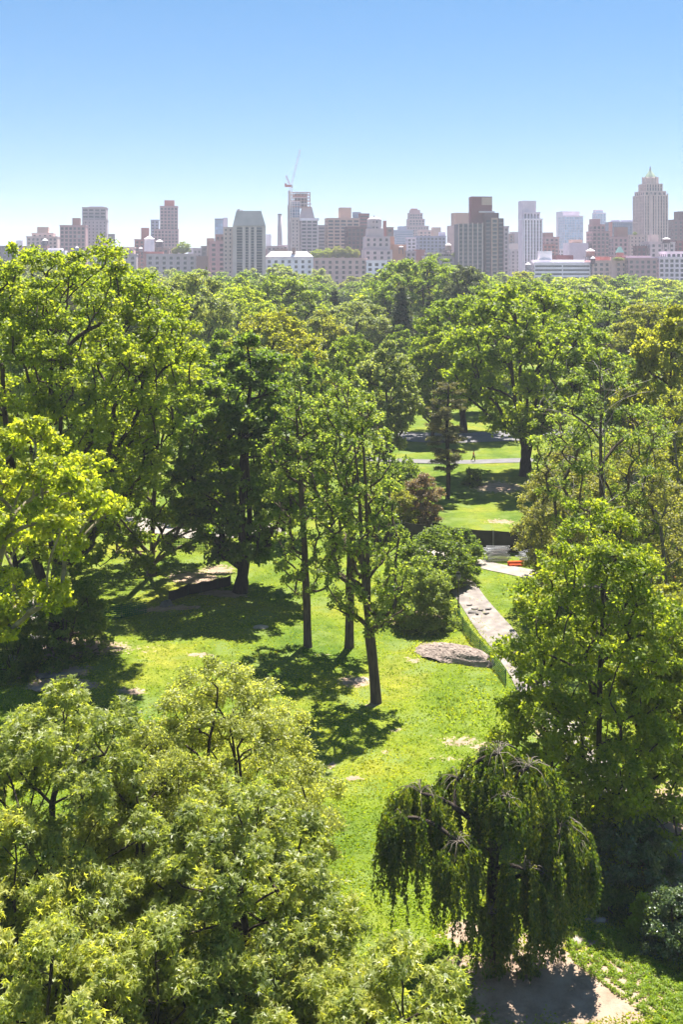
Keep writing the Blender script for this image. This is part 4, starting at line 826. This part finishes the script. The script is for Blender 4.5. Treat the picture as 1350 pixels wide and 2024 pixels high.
for a_ in (738.5, 745.5):
    for yt in (437, 449): mb = MB(); mb.box((a_-748)*k, (a_+1.8-748)*k, 3.55, 4.2, zat(yt+4, D), zat(yt, D)); mb.obj('window', GL['dark'], r)
# white marble house with pale hipped roof
D = 826.0; k = D/F; r = empty('marble_mansion', ((572-CX)*k, D, 0), math.radians(2), 'white marble building with pale hipped roof and one chimney', 'building'); X = lambda p: (p-572)*k
fw = Faces(); fg = Faces(); facade(fw, fg, (X(525), 0), (1, 0), 94*k, 0, zat(511, D), zat(565, D), 's'); facade(fw, fg, (X(525), 20), (0, -1), 20, 0, zat(511, D), 0, 'p'); facade(fw, fg, (X(619), 0), (0, 1), 20, 0, zat(511, D), 0, 'p'); wo = obj('wall', fw.mesh('wall'), WM['white'], r); g_ = obj('windows', fg.mesh('windows', True), GL['grey'], wo); g_['kind'] = 'stuff'
mb = MB(); mb.box(X(524), X(620), -.6, 20.6, zat(511, D), zat(508, D)); mb.obj('cornice', WM['pale'], r)
mb = MB(); mb.frustum((X(525), X(619), -.2, 20.2), zat(508, D), (X(535), X(606), 8, 12), zat(497.5, D)); ro = mb.obj('hipped_roof', WM['roofwhite'], r)
mb = MB(); mb.box(X(577), X(584), 3, 6, zat(506, D), zat(490, D)); mb.obj('chimney', WM['brown'], ro)
# chimney stack
D = 1300.0; k = D/F; r = empty('tall_chimney', ((553-CX)*k, D, 0), 0, 'tall grey free-standing chimney left of the unfinished tower', 'chimney')
mb = MB(); mb.lathe([(3.4, 0), (3.1, zat(470, D)), (2.5, zat(425, D))], n=16); mb.obj('shaft', WM['grey'], r, True); mb = MB(); mb.lathe([(2.7, zat(426, D)), (2.7, zat(423.5, D)), (2.2, zat(423.4, D))], n=16); mb.obj('rim', WM['dgrey'], r)
# unfinished tower
D = 1080.0; k = D/F; r = empty('unfinished_tower', ((592-CX)*k, D, 0), math.radians(5), 'unfinished tower with open red-tinged steel floors under the crane', 'tower'); X = lambda p: (p-592)*k
bx('core', WM['concrete'], r, 569, 578, 406, 690, 2, 12); bx('wall', WM['concrete'], r, 573, 622, 436, 690, 2, 16)
fw = Faces(); fg = Faces(); facade(fw, fg, (X(573), 0), (1, 0), 20*k, zat(436, D), zat(399, D), zat(436, D), 'g'); g_ = obj('glazing', fg.mesh('glazing', True), GL['blue'], r); obj('glazing_frame', fw.mesh('glazing_frame'), WM['pale'], r)
mb = MB(); mb.frustum((X(593), X(622), 0, 14), zat(432, D), (X(597), X(617), 3, 12), zat(410, D)); mb.obj('sloped_wall', WM['stone'], r)
steel = plain('steel_red', (.42, .20, .17), .6); screen = WM['concrete']
for i, yy in enumerate((410, 404, 398, 392, 386, 381)): bx('floor_slab', WM['pale'] if i % 2 else steel, r, 574, 614-(0 if i > 1 else -2), yy-.9, yy, 0, 12)
for p_ in (574, 580, 587, 594, 601, 607, 612.4):
    for y_ in (0.2, 11): bx('column', WM['concrete'], r, p_, p_+1.3, 381, 412, y_, y_+.7)
bx('hoist_tower', WM['grey'], r, 569.5, 573, 378, 690, -2.2, -.2); bx('safety_screen', steel, r, 578, 606, 387.5, 391, -.15, -.05); bx('inner_core', WM['dgrey'], r, 583, 606, 383, 412, 4, 9)
# tower crane
D = 1078.0; k = D/F; r = empty('tower_crane', ((575.5-CX)*k, D-6, 0), 0, 'thin luffing tower crane with raised jib on the unfinished tower', 'crane')
wht = plain('crane_white', (.62, .60, .60), .5); redc = plain('crane_red', (.50, .13, .11), .5); Z = lambda y: zat(y, D); X = lambda p: (p-575.5)*k
def lattice(p, q, w, n, mat, name, th=.16):
    p, q = np.array(p, float), np.array(q, float); d = norm(q-p); s = norm(np.cross(d, (0, 1, 0.001)))*w/2; e = norm(np.cross(d, s))*w/2; mb = MB(); cs = [s+e, s-e, -s-e, -s+e]
    for c in cs: mb.tube([p+c, q+c], th, 4)
    for i in range(n):
        a, b = p+(q-p)*i/n, p+(q-p)*(i+1)/n
        for j in range(4): mb.tube([a+cs[j], b+cs[(j+1) % 4]], th*.7, 3)
    return mb.obj(name, mat, r)
lattice((0, 0, Z(440)), (0, 0, Z(373)), 2.2, 16, wht, 'mast', .22); lattice((X(577), 0, Z(366)), (X(594), -2, Z(298)), 1.5, 22, wht, 'jib', .16); lattice((X(573), 0, Z(366)), (X(566), 0, Z(349)), 1.2, 6, redc, 'a_frame', .16)
mb = MB(); mb.box(X(564), X(577.5), -1.3, 1.3, Z(371.5), Z(367)); mb.obj('machinery_deck', redc, r); mb = MB(); mb.box(X(563.5), X(567), -1.6, 1.6, Z(370), Z(364.5)); mb.obj('counterweight', redc, r)
mb = MB(); mb.box(X(576), X(579.5), -1.5, .5, Z(373), Z(368)); mb.obj('cab', wht, r); mb = MB(); mb.tube([(X(566), 0, Z(349)), (X(588), -1, Z(322))], .07, 3); mb.tube([(X(566), 0, Z(349)), (X(565), 0, Z(366))], .1, 3); mb.tube([(X(594), -2, Z(298)), (X(594), -2, Z(330))], .06, 3); mb.obj('pendant_cable', wht, r)
# rooftop water tanks
def tank(px, yb, yt, wpx, D, label, mat, cone=True, legs=True, group=None):
    k = D/F; r = empty('water_tank', ((px-CX)*k, D, zat(yb, D)), 0, label, 'water tank', group); R = wpx*k/2; h = zat(yt, D)-zat(yb, D); l = h*.35 if legs else 0.05; c = h*.2 if cone else .1
    mb = MB(); mb.lathe([(R*1.02, l), (R*.96, h-c)], n=14); b = mb.obj('barrel', mat, r)
    mb = MB(); mb.lathe([(R*1.1, h-c), (R*.12, h)], n=14); mb.obj('lid', WM['roofwhite'] if cone else mat, r)
    if legs:
        for sx in (-1, 1):
            for sy in (-1, 1): mb = MB(); mb.box(sx*R*.8-.2, sx*R*.8+.2, sy*R*.8-.2, sy*R*.8+.2, -3, l); mb.obj('leg', WM['dgrey'], r)
        mb = MB(); mb.box(-R*1.25, R*1.25, -R*1.25, R*1.25, l-.35, l); mb.obj('platform', WM['dgrey'], r)
tank(220.5, 488, 463, 14, 856, 'grey water tank on tall legs over the planted penthouse', WM['grey'], False); tank(89, 493, 472, 11, 900, 'dark barrel water tank beside the low white building', WM['dgrey']); tank(152, 506, 487, 7, 870, 'slim dark tank left of the long cream building', WM['bluegrey'])
tank(315, 496, 474, 14, 880, 'dark squat tank below the banded brick tower', WM['dgrey']); tank(295, 498, 467, 20, 900, 'white rooftop tank house with pointed roof', WM['white'], True, False); tank(278, 503, 489, 8, 880, 'small grey tank beside the white tank house', WM['grey'])
tank(886, 503, 481, 12, 856, 'pale golden tank left of the dark ribbed tower', WM['tan']); tank(1167, 517, 492, 18, 870, 'broad brown tank right of the maroon roof', WM['brown']); tank(1172, 530, 507, 9, 838, 'small dark tank at the tan park-edge building', WM['dbrown']); tank(1044, 541, 519, 11, 838, 'grey tank left of the long white building', WM['grey'])
tank(793, 496, 487, 9, 896, 'little tank on the orange-tan block', WM['brown']); tank(1317, 487, 470, 15, 890, 'white-lidded tank right of the pinnacled tower foot', WM['dbrown'])
r = empty('roof_pavilion', ((1225-CX)*.44, 880, zat(520, 880)), 0, 'small rooftop house with teal pyramid roof', 'pavilion'); mb = MB(); mb.box(-2.6, 2.6, -2.6, 2.6, 0, zat(500, 880)-zat(520, 880)); mb.obj('wall', WM['red'], r); mb = MB(); h0 = zat(500, 880)-zat(520, 880); mb.frustum((-3, 3, -3, 3), h0, (-1.2, 1.2, -.2, .2), h0+5); mb.obj('pyramid_roof', WM['teal'], r)
# rooftop greenery
def roofplant(px, yb, yt, wpx, D, leaf, label, name='roof_shrub'):
    h0, r0 = PH[id(PF[0])]; H = zat(yt, D)-zat(yb, D); R = wpx*D/F/2
    plant_tree(name, PF[rt.randrange(2)], ((px-CX)/F*D, D, zat(yb, D)), bark_brown, leaf, label, 'plant', None, rt.uniform(0, 6), (R/r0, R/r0, H/h0*1.0))
roofplant(362, 504, 478, 30, 853, L_FRESH, 'round green tree on the pale stone building roof', 'roof_tree'); roofplant(346, 504, 490, 16, 853, L_OLIVE, 'smaller olive bush beside the roof tree')
for i, (px, yt, w) in enumerate(((628, 493, 28), (648, 491, 28), (668, 487, 30), (688, 488, 28), (704, 493, 18))): roofplant(px, 513, yt, w, 836, L_YELLOW if i < 2 else L_OLIVE, ['leftmost yellowish', 'second yellowish', 'tallest olive', 'fourth olive', 'rightmost small olive'][i]+' bush of the pink building roof garden')
for i, px in enumerate((185, 205, 248)): roofplant(px, 505, 498, 14, 849, L_DARK, ['left', 'middle', 'right'][i]+' dark planter bush on the long cream building')
for i, px in enumerate((850, 866, 898)): roofplant(px, 509, 500, 14, 848, L_MID, ['left', 'middle', 'right'][i]+' terrace bush beside the golden tank')
roofplant(1222, 517, 509, 24, 838, L_FRESH, 'terrace bushes on the tan park-edge building'); roofplant(1255, 466, 459, 10, 978, L_MID, 'small roof bush on the beige annex')
# low roofs filling between
x = -10; i = 0; cols = ['grey', 'brown', 'cream', 'pale', 'mauve', 'beige', 'brick', 'dgrey']
while x < 1370:
    w = rt.uniform(18, 36); cw = rt.choice(cols); building('low_building', by_mark('low hazy rooftop', x+w/2, 'behind', dict(dgrey='dark grey').get(cw, cw)), rt.uniform(1000, 1250), [(x, x+w, rt.uniform(484, 500), rt.choice('wwsdp'))], cw, 'grey', 6, None, 'building', 'low rooftops behind the park edge'); x += w*rt.uniform(.8, 1.3)
# haze of the warm air
m, N, L = newmat('haze'); v = N.new('ShaderNodeVolumePrincipled'); v.inputs['Density'].default_value = 0.00019; v.inputs['Color'].default_value = (.86, .89, 1, 1)
o_ = N.new('ShaderNodeOutputMaterial'); L.new(v.outputs[0], o_.inputs['Volume'])
mb = MB(); mb.box(-4100, 4100, -400, 4100, -2, 172); tag(mb.obj('haze', m), 'thin pale summer haze over park and city', 'haze', kind='stuff')
# ------------------------------------------------------------------ things in the park
# rock outcrop, stones, boulders
rockm = plain('rock_schist', (.26, .205, .175), .85, noise=.45, nscale=1.6, bump=.05, spec=.25, stretch=(1, 1, 4)); rockg = plain('rock_grey', (.15, .138, .13), .85, noise=.4, nscale=2, bump=.04, spec=.25); stonem = plain('stone_pale', (.34, .28, .23), .85, noise=.25, nscale=3, bump=.02, spec=.2)
def rock(name, px, py, lx, ly, h, rz, mat, label, seed, sub=4, tilt=0.0, ridges=.05, cat='rock'):
    rng = np.random.default_rng(seed); bm = bmesh.new(); bmesh.ops.create_icosphere(bm, subdivisions=sub, radius=1.0)
    kv = rng.normal(0, 1, (10, 3))*np.array([1.2, 1.2, 2.0])[None]; ph = rng.uniform(0, 6, 10)
    pn = norm(rng.normal(0, 1, (22, 3))*np.array([1, 1, .8])); pd = rng.uniform(.55, .95, 22)
    for v in bm.verts:                                            # cut by random planes: flat broken faces
        p = np.array(v.co); d = sum(math.sin(float(np.dot(kv[i], p))*(1+.35*i)+ph[i])/(1+.6*i) for i in range(10)); p = p*(1+.07*d)
        for q in range(22): p -= max(0.0, float(np.dot(p, pn[q]))-pd[q])*pn[q]*.92
        st = (p[2]*1.0+.30*p[0]+.15*p[1]+.06*d)*4.3; p[2] += ridges*.35*(st-math.floor(st)-.5)+tilt*p[0]+.02*d
        v.co = (p[0]*lx, p[1]*ly, p[2]*h)
    me = bpy.data.meshes.new(name); bm.to_mesh(me); bm.free()
    o = obj(name, me, mat); x, y = gnd(px, py); o.location = (x, y, gzf(x, y)-h*.15); o.rotation_euler = (0, 0, rz); tag(o, label, cat); return o
def outcrop():
    rg = np.random.default_rng(9); nu, nv = 90, 60; u, v = np.meshgrid(np.linspace(-1.08, 1.08, nu), np.linspace(-1.08, 1.08, nv)); kk = rg.normal(0, 1, (16, 2)); pp = rg.uniform(0, 6, 16)
    fb = sum(np.sin((kk[i, 0]*u*1.6+kk[i, 1]*v*1.3)*(1+.55*i)+pp[i])/(1+.55*i) for i in range(16)); rr = np.sqrt(u**2+v**2*(1+.25*np.sin(3*u)))*(1+.09*fb)
    z = np.clip(1-rr**2.6, -.4, 1); z = 1.25*np.where(z > 0, z**.6, z)*(.66+.10*fb+.34*u)                       # higher towards its near right end
    q = (z+.16*u-.34*v+.05*fb)*3.1; fr = q-np.floor(q); z = z+.15*(np.clip(fr*2.2, 0, 1)-fr)+.02*rg.normal(0, 1, z.shape)*(z > 0)   # broken ledges along the bedding
    V = np.stack([u*3.9, v*1.75, z-.05], -1).reshape(-1, 3); i_ = (np.arange(nv-1)[:, None]*nu+np.arange(nu-1)[None]).ravel()
    x, y = gnd(903, 1294); o = obj('rock_outcrop', np_mesh('rock_outcrop', V, np.stack([i_, i_+1, i_+nu+1, i_+nu], 1), False), rockm, None, (x, y, gzf(x, y)-.1)); o.rotation_euler = (0, 0, -.70)
    tag(o, 'large ridged brown rock outcrop beside the green mesh fence', 'rock')
outcrop()
rock('flat_stone', 513, 1243, .8, .55, .25, .2, stonem, 'pale flat stone lying alone in the sunny grass', 2, 3); rock('flat_stone', 712, 1336, .8, .55, .18, .2, stonem, 'flat stone behind the nearest ginkgo trunk', 3, 3); rock('flat_stone', 566, 1411, .4, .25, .12, .5, stonem, 'small pale stone left of the tree shadow on the lawn', 4, 2)
rock('boulder', 330, 1200, .9, .6, .75, .2, rockg, 'grey boulder at the end of the black silt fence', 5, 3); rock('boulder', 60, 1268, 1.2, .8, .9, .4, rockg, 'grey boulder under the dark shrubs at the left', 6, 3)
rock('flat_stone', 1182, 1820, .5, .35, .16, .2, stonem, 'small grey stone in the shade behind the weeping tree', 7, 2); rock('flat_stone', 1143, 1868, .5, .3, .14, 1, stonem, 'pale stone at the top edge of the ground cover', 8, 2); rock('flat_stone', 1150, 1900, .45, .28, .12, .4, stonem, 'pale stone below another at the ground cover edge', 9, 2)
rock('boulder', 1352, 1190, 1.4, 1.2, 1.5, .2, rockg, 'dark boulder at the right edge beside the pale path', 10, 3); rock('flat_rock', 110, 1338, 2.2, .9, .2, .1, rockg, 'flat dark rock slab in the shade left of the lawn', 12, 3); rock('flat_rock', 105, 1362, 2.4, .8, .2, .15, rockm, 'flat brown rock slab nearest in the shade at left', 13, 3)
# fallen log
mb = MB(); x, y = gnd(150, 1262); mb.tube([(-2.2, -.4, .2), (-1, .05, .22), (.6, .1, .2), (2.0, .4, .25)], [.2, .2, .17, .13], 9); o = mb.obj('fallen_log', bark_brown, None, True, (x, y, gzf(x, y))); tag(o, 'brown fallen log at the foot of the tallest tree', 'log')
# fences
postg = plain('post_green', (.02, .07, .04), .6); netg = plain('net_green', (.010, .11, .045), .9, spec=.1); black = plain('fabric_black', (.018, .019, .018), .9, noise=.3, nscale=4); screenm = plain('fabric_screen', (.045, .043, .030), .9, noise=.25, nscale=1.2); steelm = plain('steel_galvanised', (.5, .5, .5), .4, .6)
def fence(name, label, pts, h, net, postm, pr=.03, mesh=True, step=.17, cover=.36):
    P = [gnd(*p) for p in pts]; x0, y0 = P[0]; r = empty(name, (x0, y0, 0), 0, label, 'fence')
    for x, y in P:
        mb = MB(); mb.lathe([(pr, -.2), (pr, h+.12)], (0, 0, 0), 6); mb.obj('post', postm, r, False, (x-x0, y-y0, gzf(x, y)))
    for (xa, ya), (xb, yb) in zip(P, P[1:]):
        A = np.array([xa-x0, ya-y0, gzf(xa, ya)]); B = np.array([xb-x0, yb-y0, gzf(xb, yb)]); L = np.linalg.norm(B-A); d = (B-A)/L; nrm = norm(np.cross(d, (0, 0, 1))); mb = MB(); up = np.array([0, 0, 1.0])
        def slab(p, q, w, z0, z1, th=.004):
            a, b = p+nrm*th, p-nrm*th; c, e = q+nrm*th, q-nrm*th
            mb.add([a+up*z0, c+up*z0, c+up*z1, a+up*z1, b+up*z0, e+up*z0, e+up*z1, b+up*z1], [(0, 1, 2, 3), (5, 4, 7, 6), (3, 2, 6, 7), (0, 4, 5, 1), (0, 3, 7, 4), (1, 5, 6, 2)])
        if mesh:
            n = int(h/step)
            for i in range(n+1): slab(A, B, 0, .05+i*h/n, .05+i*h/n+step*cover)
            m_ = int(L/step)
            for i in range(m_): slab(A+d*(i*L/m_), A+d*(i*L/m_+step*cover), 0, .05, h, .006)
            mb.obj('net', net, r)
        else:
            n = 6; sag = lambda t: .10*math.sin(t*math.pi)
            for i in range(n):
                t0, t1 = i/n, (i+1)/n; p, q = A+(B-A)*t0, A+(B-A)*t1
                a, b, c, e = p+up*.02, q+up*.02, q+up*(h-sag(t1)), p+up*(h-sag(t0)); o_ = nrm*.012
                mb.add([a-o_, b-o_, c-o_, e-o_, a+o_, b+o_, c+o_, e+o_], [(0, 1, 2, 3), (5, 4, 7, 6), (3, 2, 6, 7), (0, 4, 5, 1)])
            mb.obj('fabric_panel', net, r)
    return r
fence('mesh_fence', 'green plastic mesh fence along the cracked footpath below the lamp post', [(905, 1224), (915, 1240), (930, 1262), (949, 1286), (970, 1312), (1000, 1352)], 1.05, netg, postg)
fence('mesh_fence', 'green plastic mesh fence in the shade at the far side of the left lawn', [(160, 1240), (193, 1226), (240, 1222), (290, 1212)], 1.1, netg, postg)
fence('mesh_fence', 'bit of green mesh fence under the hanging maple boughs', [(330, 1085), (370, 1080), (410, 1082)], 1.1, netg, postg)
fence('silt_fence', 'low black silt fence ending at the dark maple trunk', [(333, 1192), (372, 1178), (398, 1172), (430, 1162), (456, 1154)], 1.05, black, postg, .025, False)
r = fence('screened_fence', 'tall construction fence covered in dark screen fabric behind the barricades', [(735, 1078), (794, 1081), (853, 1084), (913, 1086), (975, 1089), (1036, 1091), (1100, 1094), (1165, 1097)], 2.45, screenm, steelm, .035, False)
# stacks of crowd barricades
D1 = dist(1106)
def barricade_meshes():
    mb = MB(); L, h = 2.5, 1.1; R = .03
    mb.tube([(-L/2, 0, 0), (-L/2, h, 0), (L/2, h, 0), (L/2, 0, 0), (-L/2, 0, 0)], R, 6); a = mb.mesh('frame', True)
    mb = MB()
    for i in range(1, 13): mb.tube([(-L/2+L*i/13, 0, 0), (-L/2+L*i/13, h, 0)], .011, 4)
    b = mb.mesh('bars', True); mb = MB()
    for s in (-1, 1): mb.tube([(s*L*.4, -.12, -.03), (s*L*.4, .18, -.03)], .025, 5)
    c = mb.mesh('foot', True); return a, b, c
ba = barricade_meshes(); silver = plain('barricade_silver', (.42, .42, .44), .35, .5)
for me_ in ba: me_.materials.append(silver)
def barr_stack(px, py, n, label, group, dz=.12, rz=.1):
    x, y = gnd(px, py); z = gzf(x, y)+.06
    for i in range(n):
        o = empty('crowd_barricade', (x+rt.uniform(-.28, .28), y+rt.uniform(-.1, .1), z+i*dz), rz+rt.uniform(-.14, .14), label, 'barricade', group); o.rotation_euler[1] = rt.uniform(-.02, .02)
        for nm, me_ in zip(('frame', 'bars', 'foot'), ba):
            p = bpy.data.objects.new(nm, me_); link(p, o)
            if nm == 'bars': p['kind'] = 'stuff'
barr_stack(984, 1106, 12, 'silver crowd barricade in the tall stack before the screened fence', 'barricades in the tall stack'); barr_stack(1052, 1107, 9, 'silver crowd barricade in the low stack beside the orange barrier', 'barricades in the low stack', .11, .25)
# orange barrier
orange = plain('plastic_orange', (.75, .10, .02), .4, noise=.15, nscale=3); x, y = gnd(1022, 1114); r = empty('traffic_barrier', (x, y, gzf(x, y)), .05, 'orange plastic traffic barrier lying beside the pale path', 'barrier')
mb = MB(); prof_ = [(-.30, .0), (-.30, .18), (-.16, .34), (-.11, .5), (.11, .5), (.16, .34), (.30, .18), (.30, .0)]; n_ = len(prof_)
V_ = [(sx, a_, b_) for sx in (-.9, -.86, .86, .9) for a_, b_ in prof_]; V_ = [(p[0], p[1]*(.94 if abs(p[0]) > .88 else 1), p[2]*(.96 if abs(p[0]) > .88 else 1)) for p in V_]
mb.add(V_, [(j*n_+i, j*n_+(i+1) % n_, (j+1)*n_+(i+1) % n_, (j+1)*n_+i) for j in range(3) for i in range(n_)]+[tuple(range(n_-1, -1, -1)), tuple(3*n_+i for i in range(n_))]); mb.obj('body', orange, r)
for sx in (-.5, .1, .6): mb = MB(); mb.box(sx-.11, sx+.11, -.315, -.30, .03, .14); mb.obj('fork_slot', plain('slot_dark', (.06, .02, .01), .8), r)
for sx in (-.95, .92): mb = MB(); mb.lathe([(.07, .08), (.07, .46)], (sx, 0, 0), 10); mb.obj('hinge_knuckle', orange, r)
# traffic cone and marker post
x, y = gnd(1334, 1156); r = empty('traffic_cone', (x, y, gzf(x, y)), 0, 'orange traffic cone by the pale path at the right edge', 'cone'); mb = MB(); mb.box(-.2, .2, -.2, .2, 0, .04); mb.obj('base', orange, r); mb = MB(); mb.lathe([(.15, .04), (.035, .95)], n=14); mb.obj('cone_body', orange, r, True); mb = MB(); mb.lathe([(.118, .35), (.088, .58)], n=14); mb.obj('reflective_band', plain('band_white', (.8, .8, .8), .4), r, True)
x, y = gnd(1343, 1156); r = empty('marker_post', (x, y, gzf(x, y)), 0, 'thin orange marker post beside the traffic cone', 'post'); mb = MB(); mb.lathe([(.12, 0), (.12, .05), (.035, .06), (.035, .95)], n=8); mb.obj('shaft', orange, r); mb = MB(); mb.lathe([(.045, .95), (.045, 1.0), (.01, 1.03)], n=8); mb.obj('cap', orange, r)
# park lamp
iron = plain('iron_black', (.02, .022, .02), .45); lampg = plain('lamp_glass', (.20, .19, .17), .3); x, y = gnd(906, 1208); r = empty('lamp_post', (x, y, gzf(x, y)), 0, 'black cast iron park lamp post beside the cracked footpath', 'lamp post')
mb = MB(); mb.lathe([(.24, 0), (.24, .12), (.18, .2), (.15, .55), (.18, .6), (.10, .75)], n=12); mb.obj('base', iron, r, True); mb = MB(); mb.lathe([(.075, .7), (.06, 2.9), (.10, 2.95), (.06, 3.05)], n=10); mb.obj('post', iron, r, True)
mb = MB(); mb.lathe([(.10, 3.05), (.20, 3.2), (.23, 3.45), (.17, 3.68)], n=12); hd = mb.obj('lamp_globe', lampg, r, True); mb = MB(); mb.lathe([(.20, 3.66), (.22, 3.72), (.10, 3.85), (.03, 3.92), (.02, 4.05)], n=12); mb.obj('cap', iron, hd, True)
for q in range(6):
    a_ = q*math.pi/3; mb = MB(); mb.tube([(.11*math.cos(a_), .11*math.sin(a_), 3.05), (.245*math.cos(a_), .245*math.sin(a_), 3.4), (.19*math.cos(a_), .19*math.sin(a_), 3.68)], .014, 4); mb.obj('cage_bar', iron, hd)
# timber climbing frame seen under the maple boughs
wood = plain('timber', (.26, .15, .09), .8, noise=.3, nscale=4, stretch=(6, 6, 1)); x, y = gnd(268, 1098); r = empty('timber_frame', (x, y, gzf(x, y)), .1, 'brown timber post-and-rail frame under the maple boughs', 'frame')
for sx in (-2.0, 0, 2.0): mb = MB(); mb.box(sx-.12, sx+.12, -.12, .12, -.2, 2.4); mb.obj('post', wood, r)
for z_ in (.4, 1.4, 2.25): mb = MB(); mb.box(-2.3, 2.3, -.20, -.125, z_, z_+.16); mb.obj('rail', wood, r)
mb = MB(); mb.tube([(-1.9, -.16, .4), (-.1, -.16, 1.5)], .06, 5); mb.obj('brace', wood, r)
# broken paving on the footpath
for i, (px, py) in enumerate(((928, 1196), (938, 1204), (950, 1208), (960, 1214), (946, 1214), (964, 1206), (934, 1210))):
    mb = MB(); s = rt.uniform(.25, .5); a = sorted(rt.uniform(0, 6.28) for _ in range(6)); vv = [(s*math.cos(t), s*.7*math.sin(t), 0) for t in a]; mb.add(vv+[(p[0]*.9, p[1]*.9, .10) for p in vv], [tuple(range(6, 12)), tuple(range(5, -1, -1))]+[(j, (j+1) % 6, 6+(j+1) % 6, 6+j) for j in range(6)])
    x, y = gnd(px, py); o = mb.obj('paving_shard', plain('shard_dark', (.12, .105, .10), .9, noise=.3, nscale=4), None, False, (x, y, gzf(x, y)+.055)); o.rotation_euler = (rt.uniform(-.2, .2), rt.uniform(-.2, .2), 0); tag(o, 'dark shard of broken paving on the cracked footpath', 'paving', 'broken paving shards on the footpath')
# person walking
def person(px, py):
    x, y = gnd(px, py); r = empty('person', (x, y, gzf(x, y)+.06), math.radians(80), 'person in orange top and black trousers striding along the footpath', 'person')
    skin = plain('skin', (.42, .26, .19), .6); orange_top = plain('fabric_orange', (.85, .13, .04), .8); blk = plain('fabric_trousers', (.015, .015, .018), .8); hair = plain('hair_dark', (.03, .02, .015), .6)
    def skinned(name, J, E, mat, root=0, sub=2):
        me = bpy.data.meshes.new(name); me.from_pydata([j[:3] for j in J], E, []); o = obj(name, me, None, r)
        md = o.modifiers.new('skin', 'SKIN'); md.use_smooth_shade = True; sl = me.skin_vertices[0].data
        for i, j in enumerate(J): sl[i].radius = j[3] if isinstance(j[3], tuple) else (j[3], j[3]); sl[i].use_root = (i == root)
        sb = o.modifiers.new('sub', 'SUBSURF'); sb.levels = sub; sb.render_levels = sub; me.materials.append(mat); return o
    # faces -Y locally, walking towards -Y
    J = [(0, 0, .95, (.15, .11)), (0, 0, 1.15, (.13, .10)), (0, -.02, 1.38, (.16, .11)), (0, -.03, 1.48, .06), (0, -.05, 1.55, .055), (0, -.06, 1.64, (.075, .09)), (0, -.05, 1.73, (.07, .085)),
         (.09, -.08, .80, .085), (.09, -.22, .50, .058), (.09, -.18, .28, .055), (.09, -.22, .09, .038), (.09, -.34, .04, .035),
         (-.09, .06, .80, .085), (-.09, .10, .50, .058), (-.09, .28, .30, .052), (-.09, .40, .14, .036), (-.09, .34, .04, .03),
         (.19, -.01, 1.40, .055), (.24, .10, 1.16, .043), (.23, .0, .95, .034), (.22, -.06, .86, .026), (-.19, -.02, 1.40, .055), (-.24, -.08, 1.16, .043), (-.22, -.26, 1.06, .034), (-.20, -.34, 1.08, .026)]
    E = [(0, 1), (1, 2), (2, 3), (3, 4), (4, 5), (5, 6), (0, 7), (7, 8), (8, 9), (9, 10), (10, 11), (0, 12), (12, 13), (13, 14), (14, 15), (15, 16), (2, 17), (17, 18), (18, 19), (19, 20), (2, 21), (21, 22), (22, 23), (23, 24)]
    skinned('body', J, E, skin)
    g = lambda q, e=.03: (*q[:3], tuple(v+e for v in q[3]) if isinstance(q[3], tuple) else q[3]+e)
    skinned('shirt', [g(J[i]) for i in (1, 2, 17, 18, 21, 22)], [(0, 1), (1, 2), (2, 3), (1, 4), (4, 5)], orange_top)
    skinned('trousers', [g(J[i]) for i in (0, 7, 8, 9, 10, 12, 13, 14, 15)], [(0, 1), (1, 2), (2, 3), (3, 4), (0, 5), (5, 6), (6, 7), (7, 8)], blk)
    skinned('hair', [(0, -.02, 1.70, (.07, .08)), (0, -.03, 1.76, (.065, .075)), (0, .04, 1.62, .04)], [(0, 1), (0, 2)], hair)
    skinned('shoe', [(.09, -.20, .05, .042), (.09, -.36, .04, .036)], [(0, 1)], blk); skinned('shoe', [(-.09, .41, .13, .042), (-.09, .34, .02, .034)], [(0, 1)], blk)
    for sx, hb in ((.22, (-.07, .84)), (-.20, (-.36, 1.10))):
        fg_ = MB()
        for q in range(4): fg_.tube([(sx+(q-1.5)*.014, hb[0], hb[1]), (sx+(q-1.5)*.016, hb[0]-.03, hb[1]-.05), (sx+(q-1.5)*.016, hb[0]-.02, hb[1]-.085+.008*abs(q-1.5))], .009, 5)
        fg_.tube([(sx, hb[0]-.02, hb[1]+.02), (sx, hb[0]-.055, hb[1]-.02), (sx, hb[0]-.06, hb[1]-.045)], .01, 5); fg_.obj('fingers', skin, r, True)
    return r
person(936, 912)
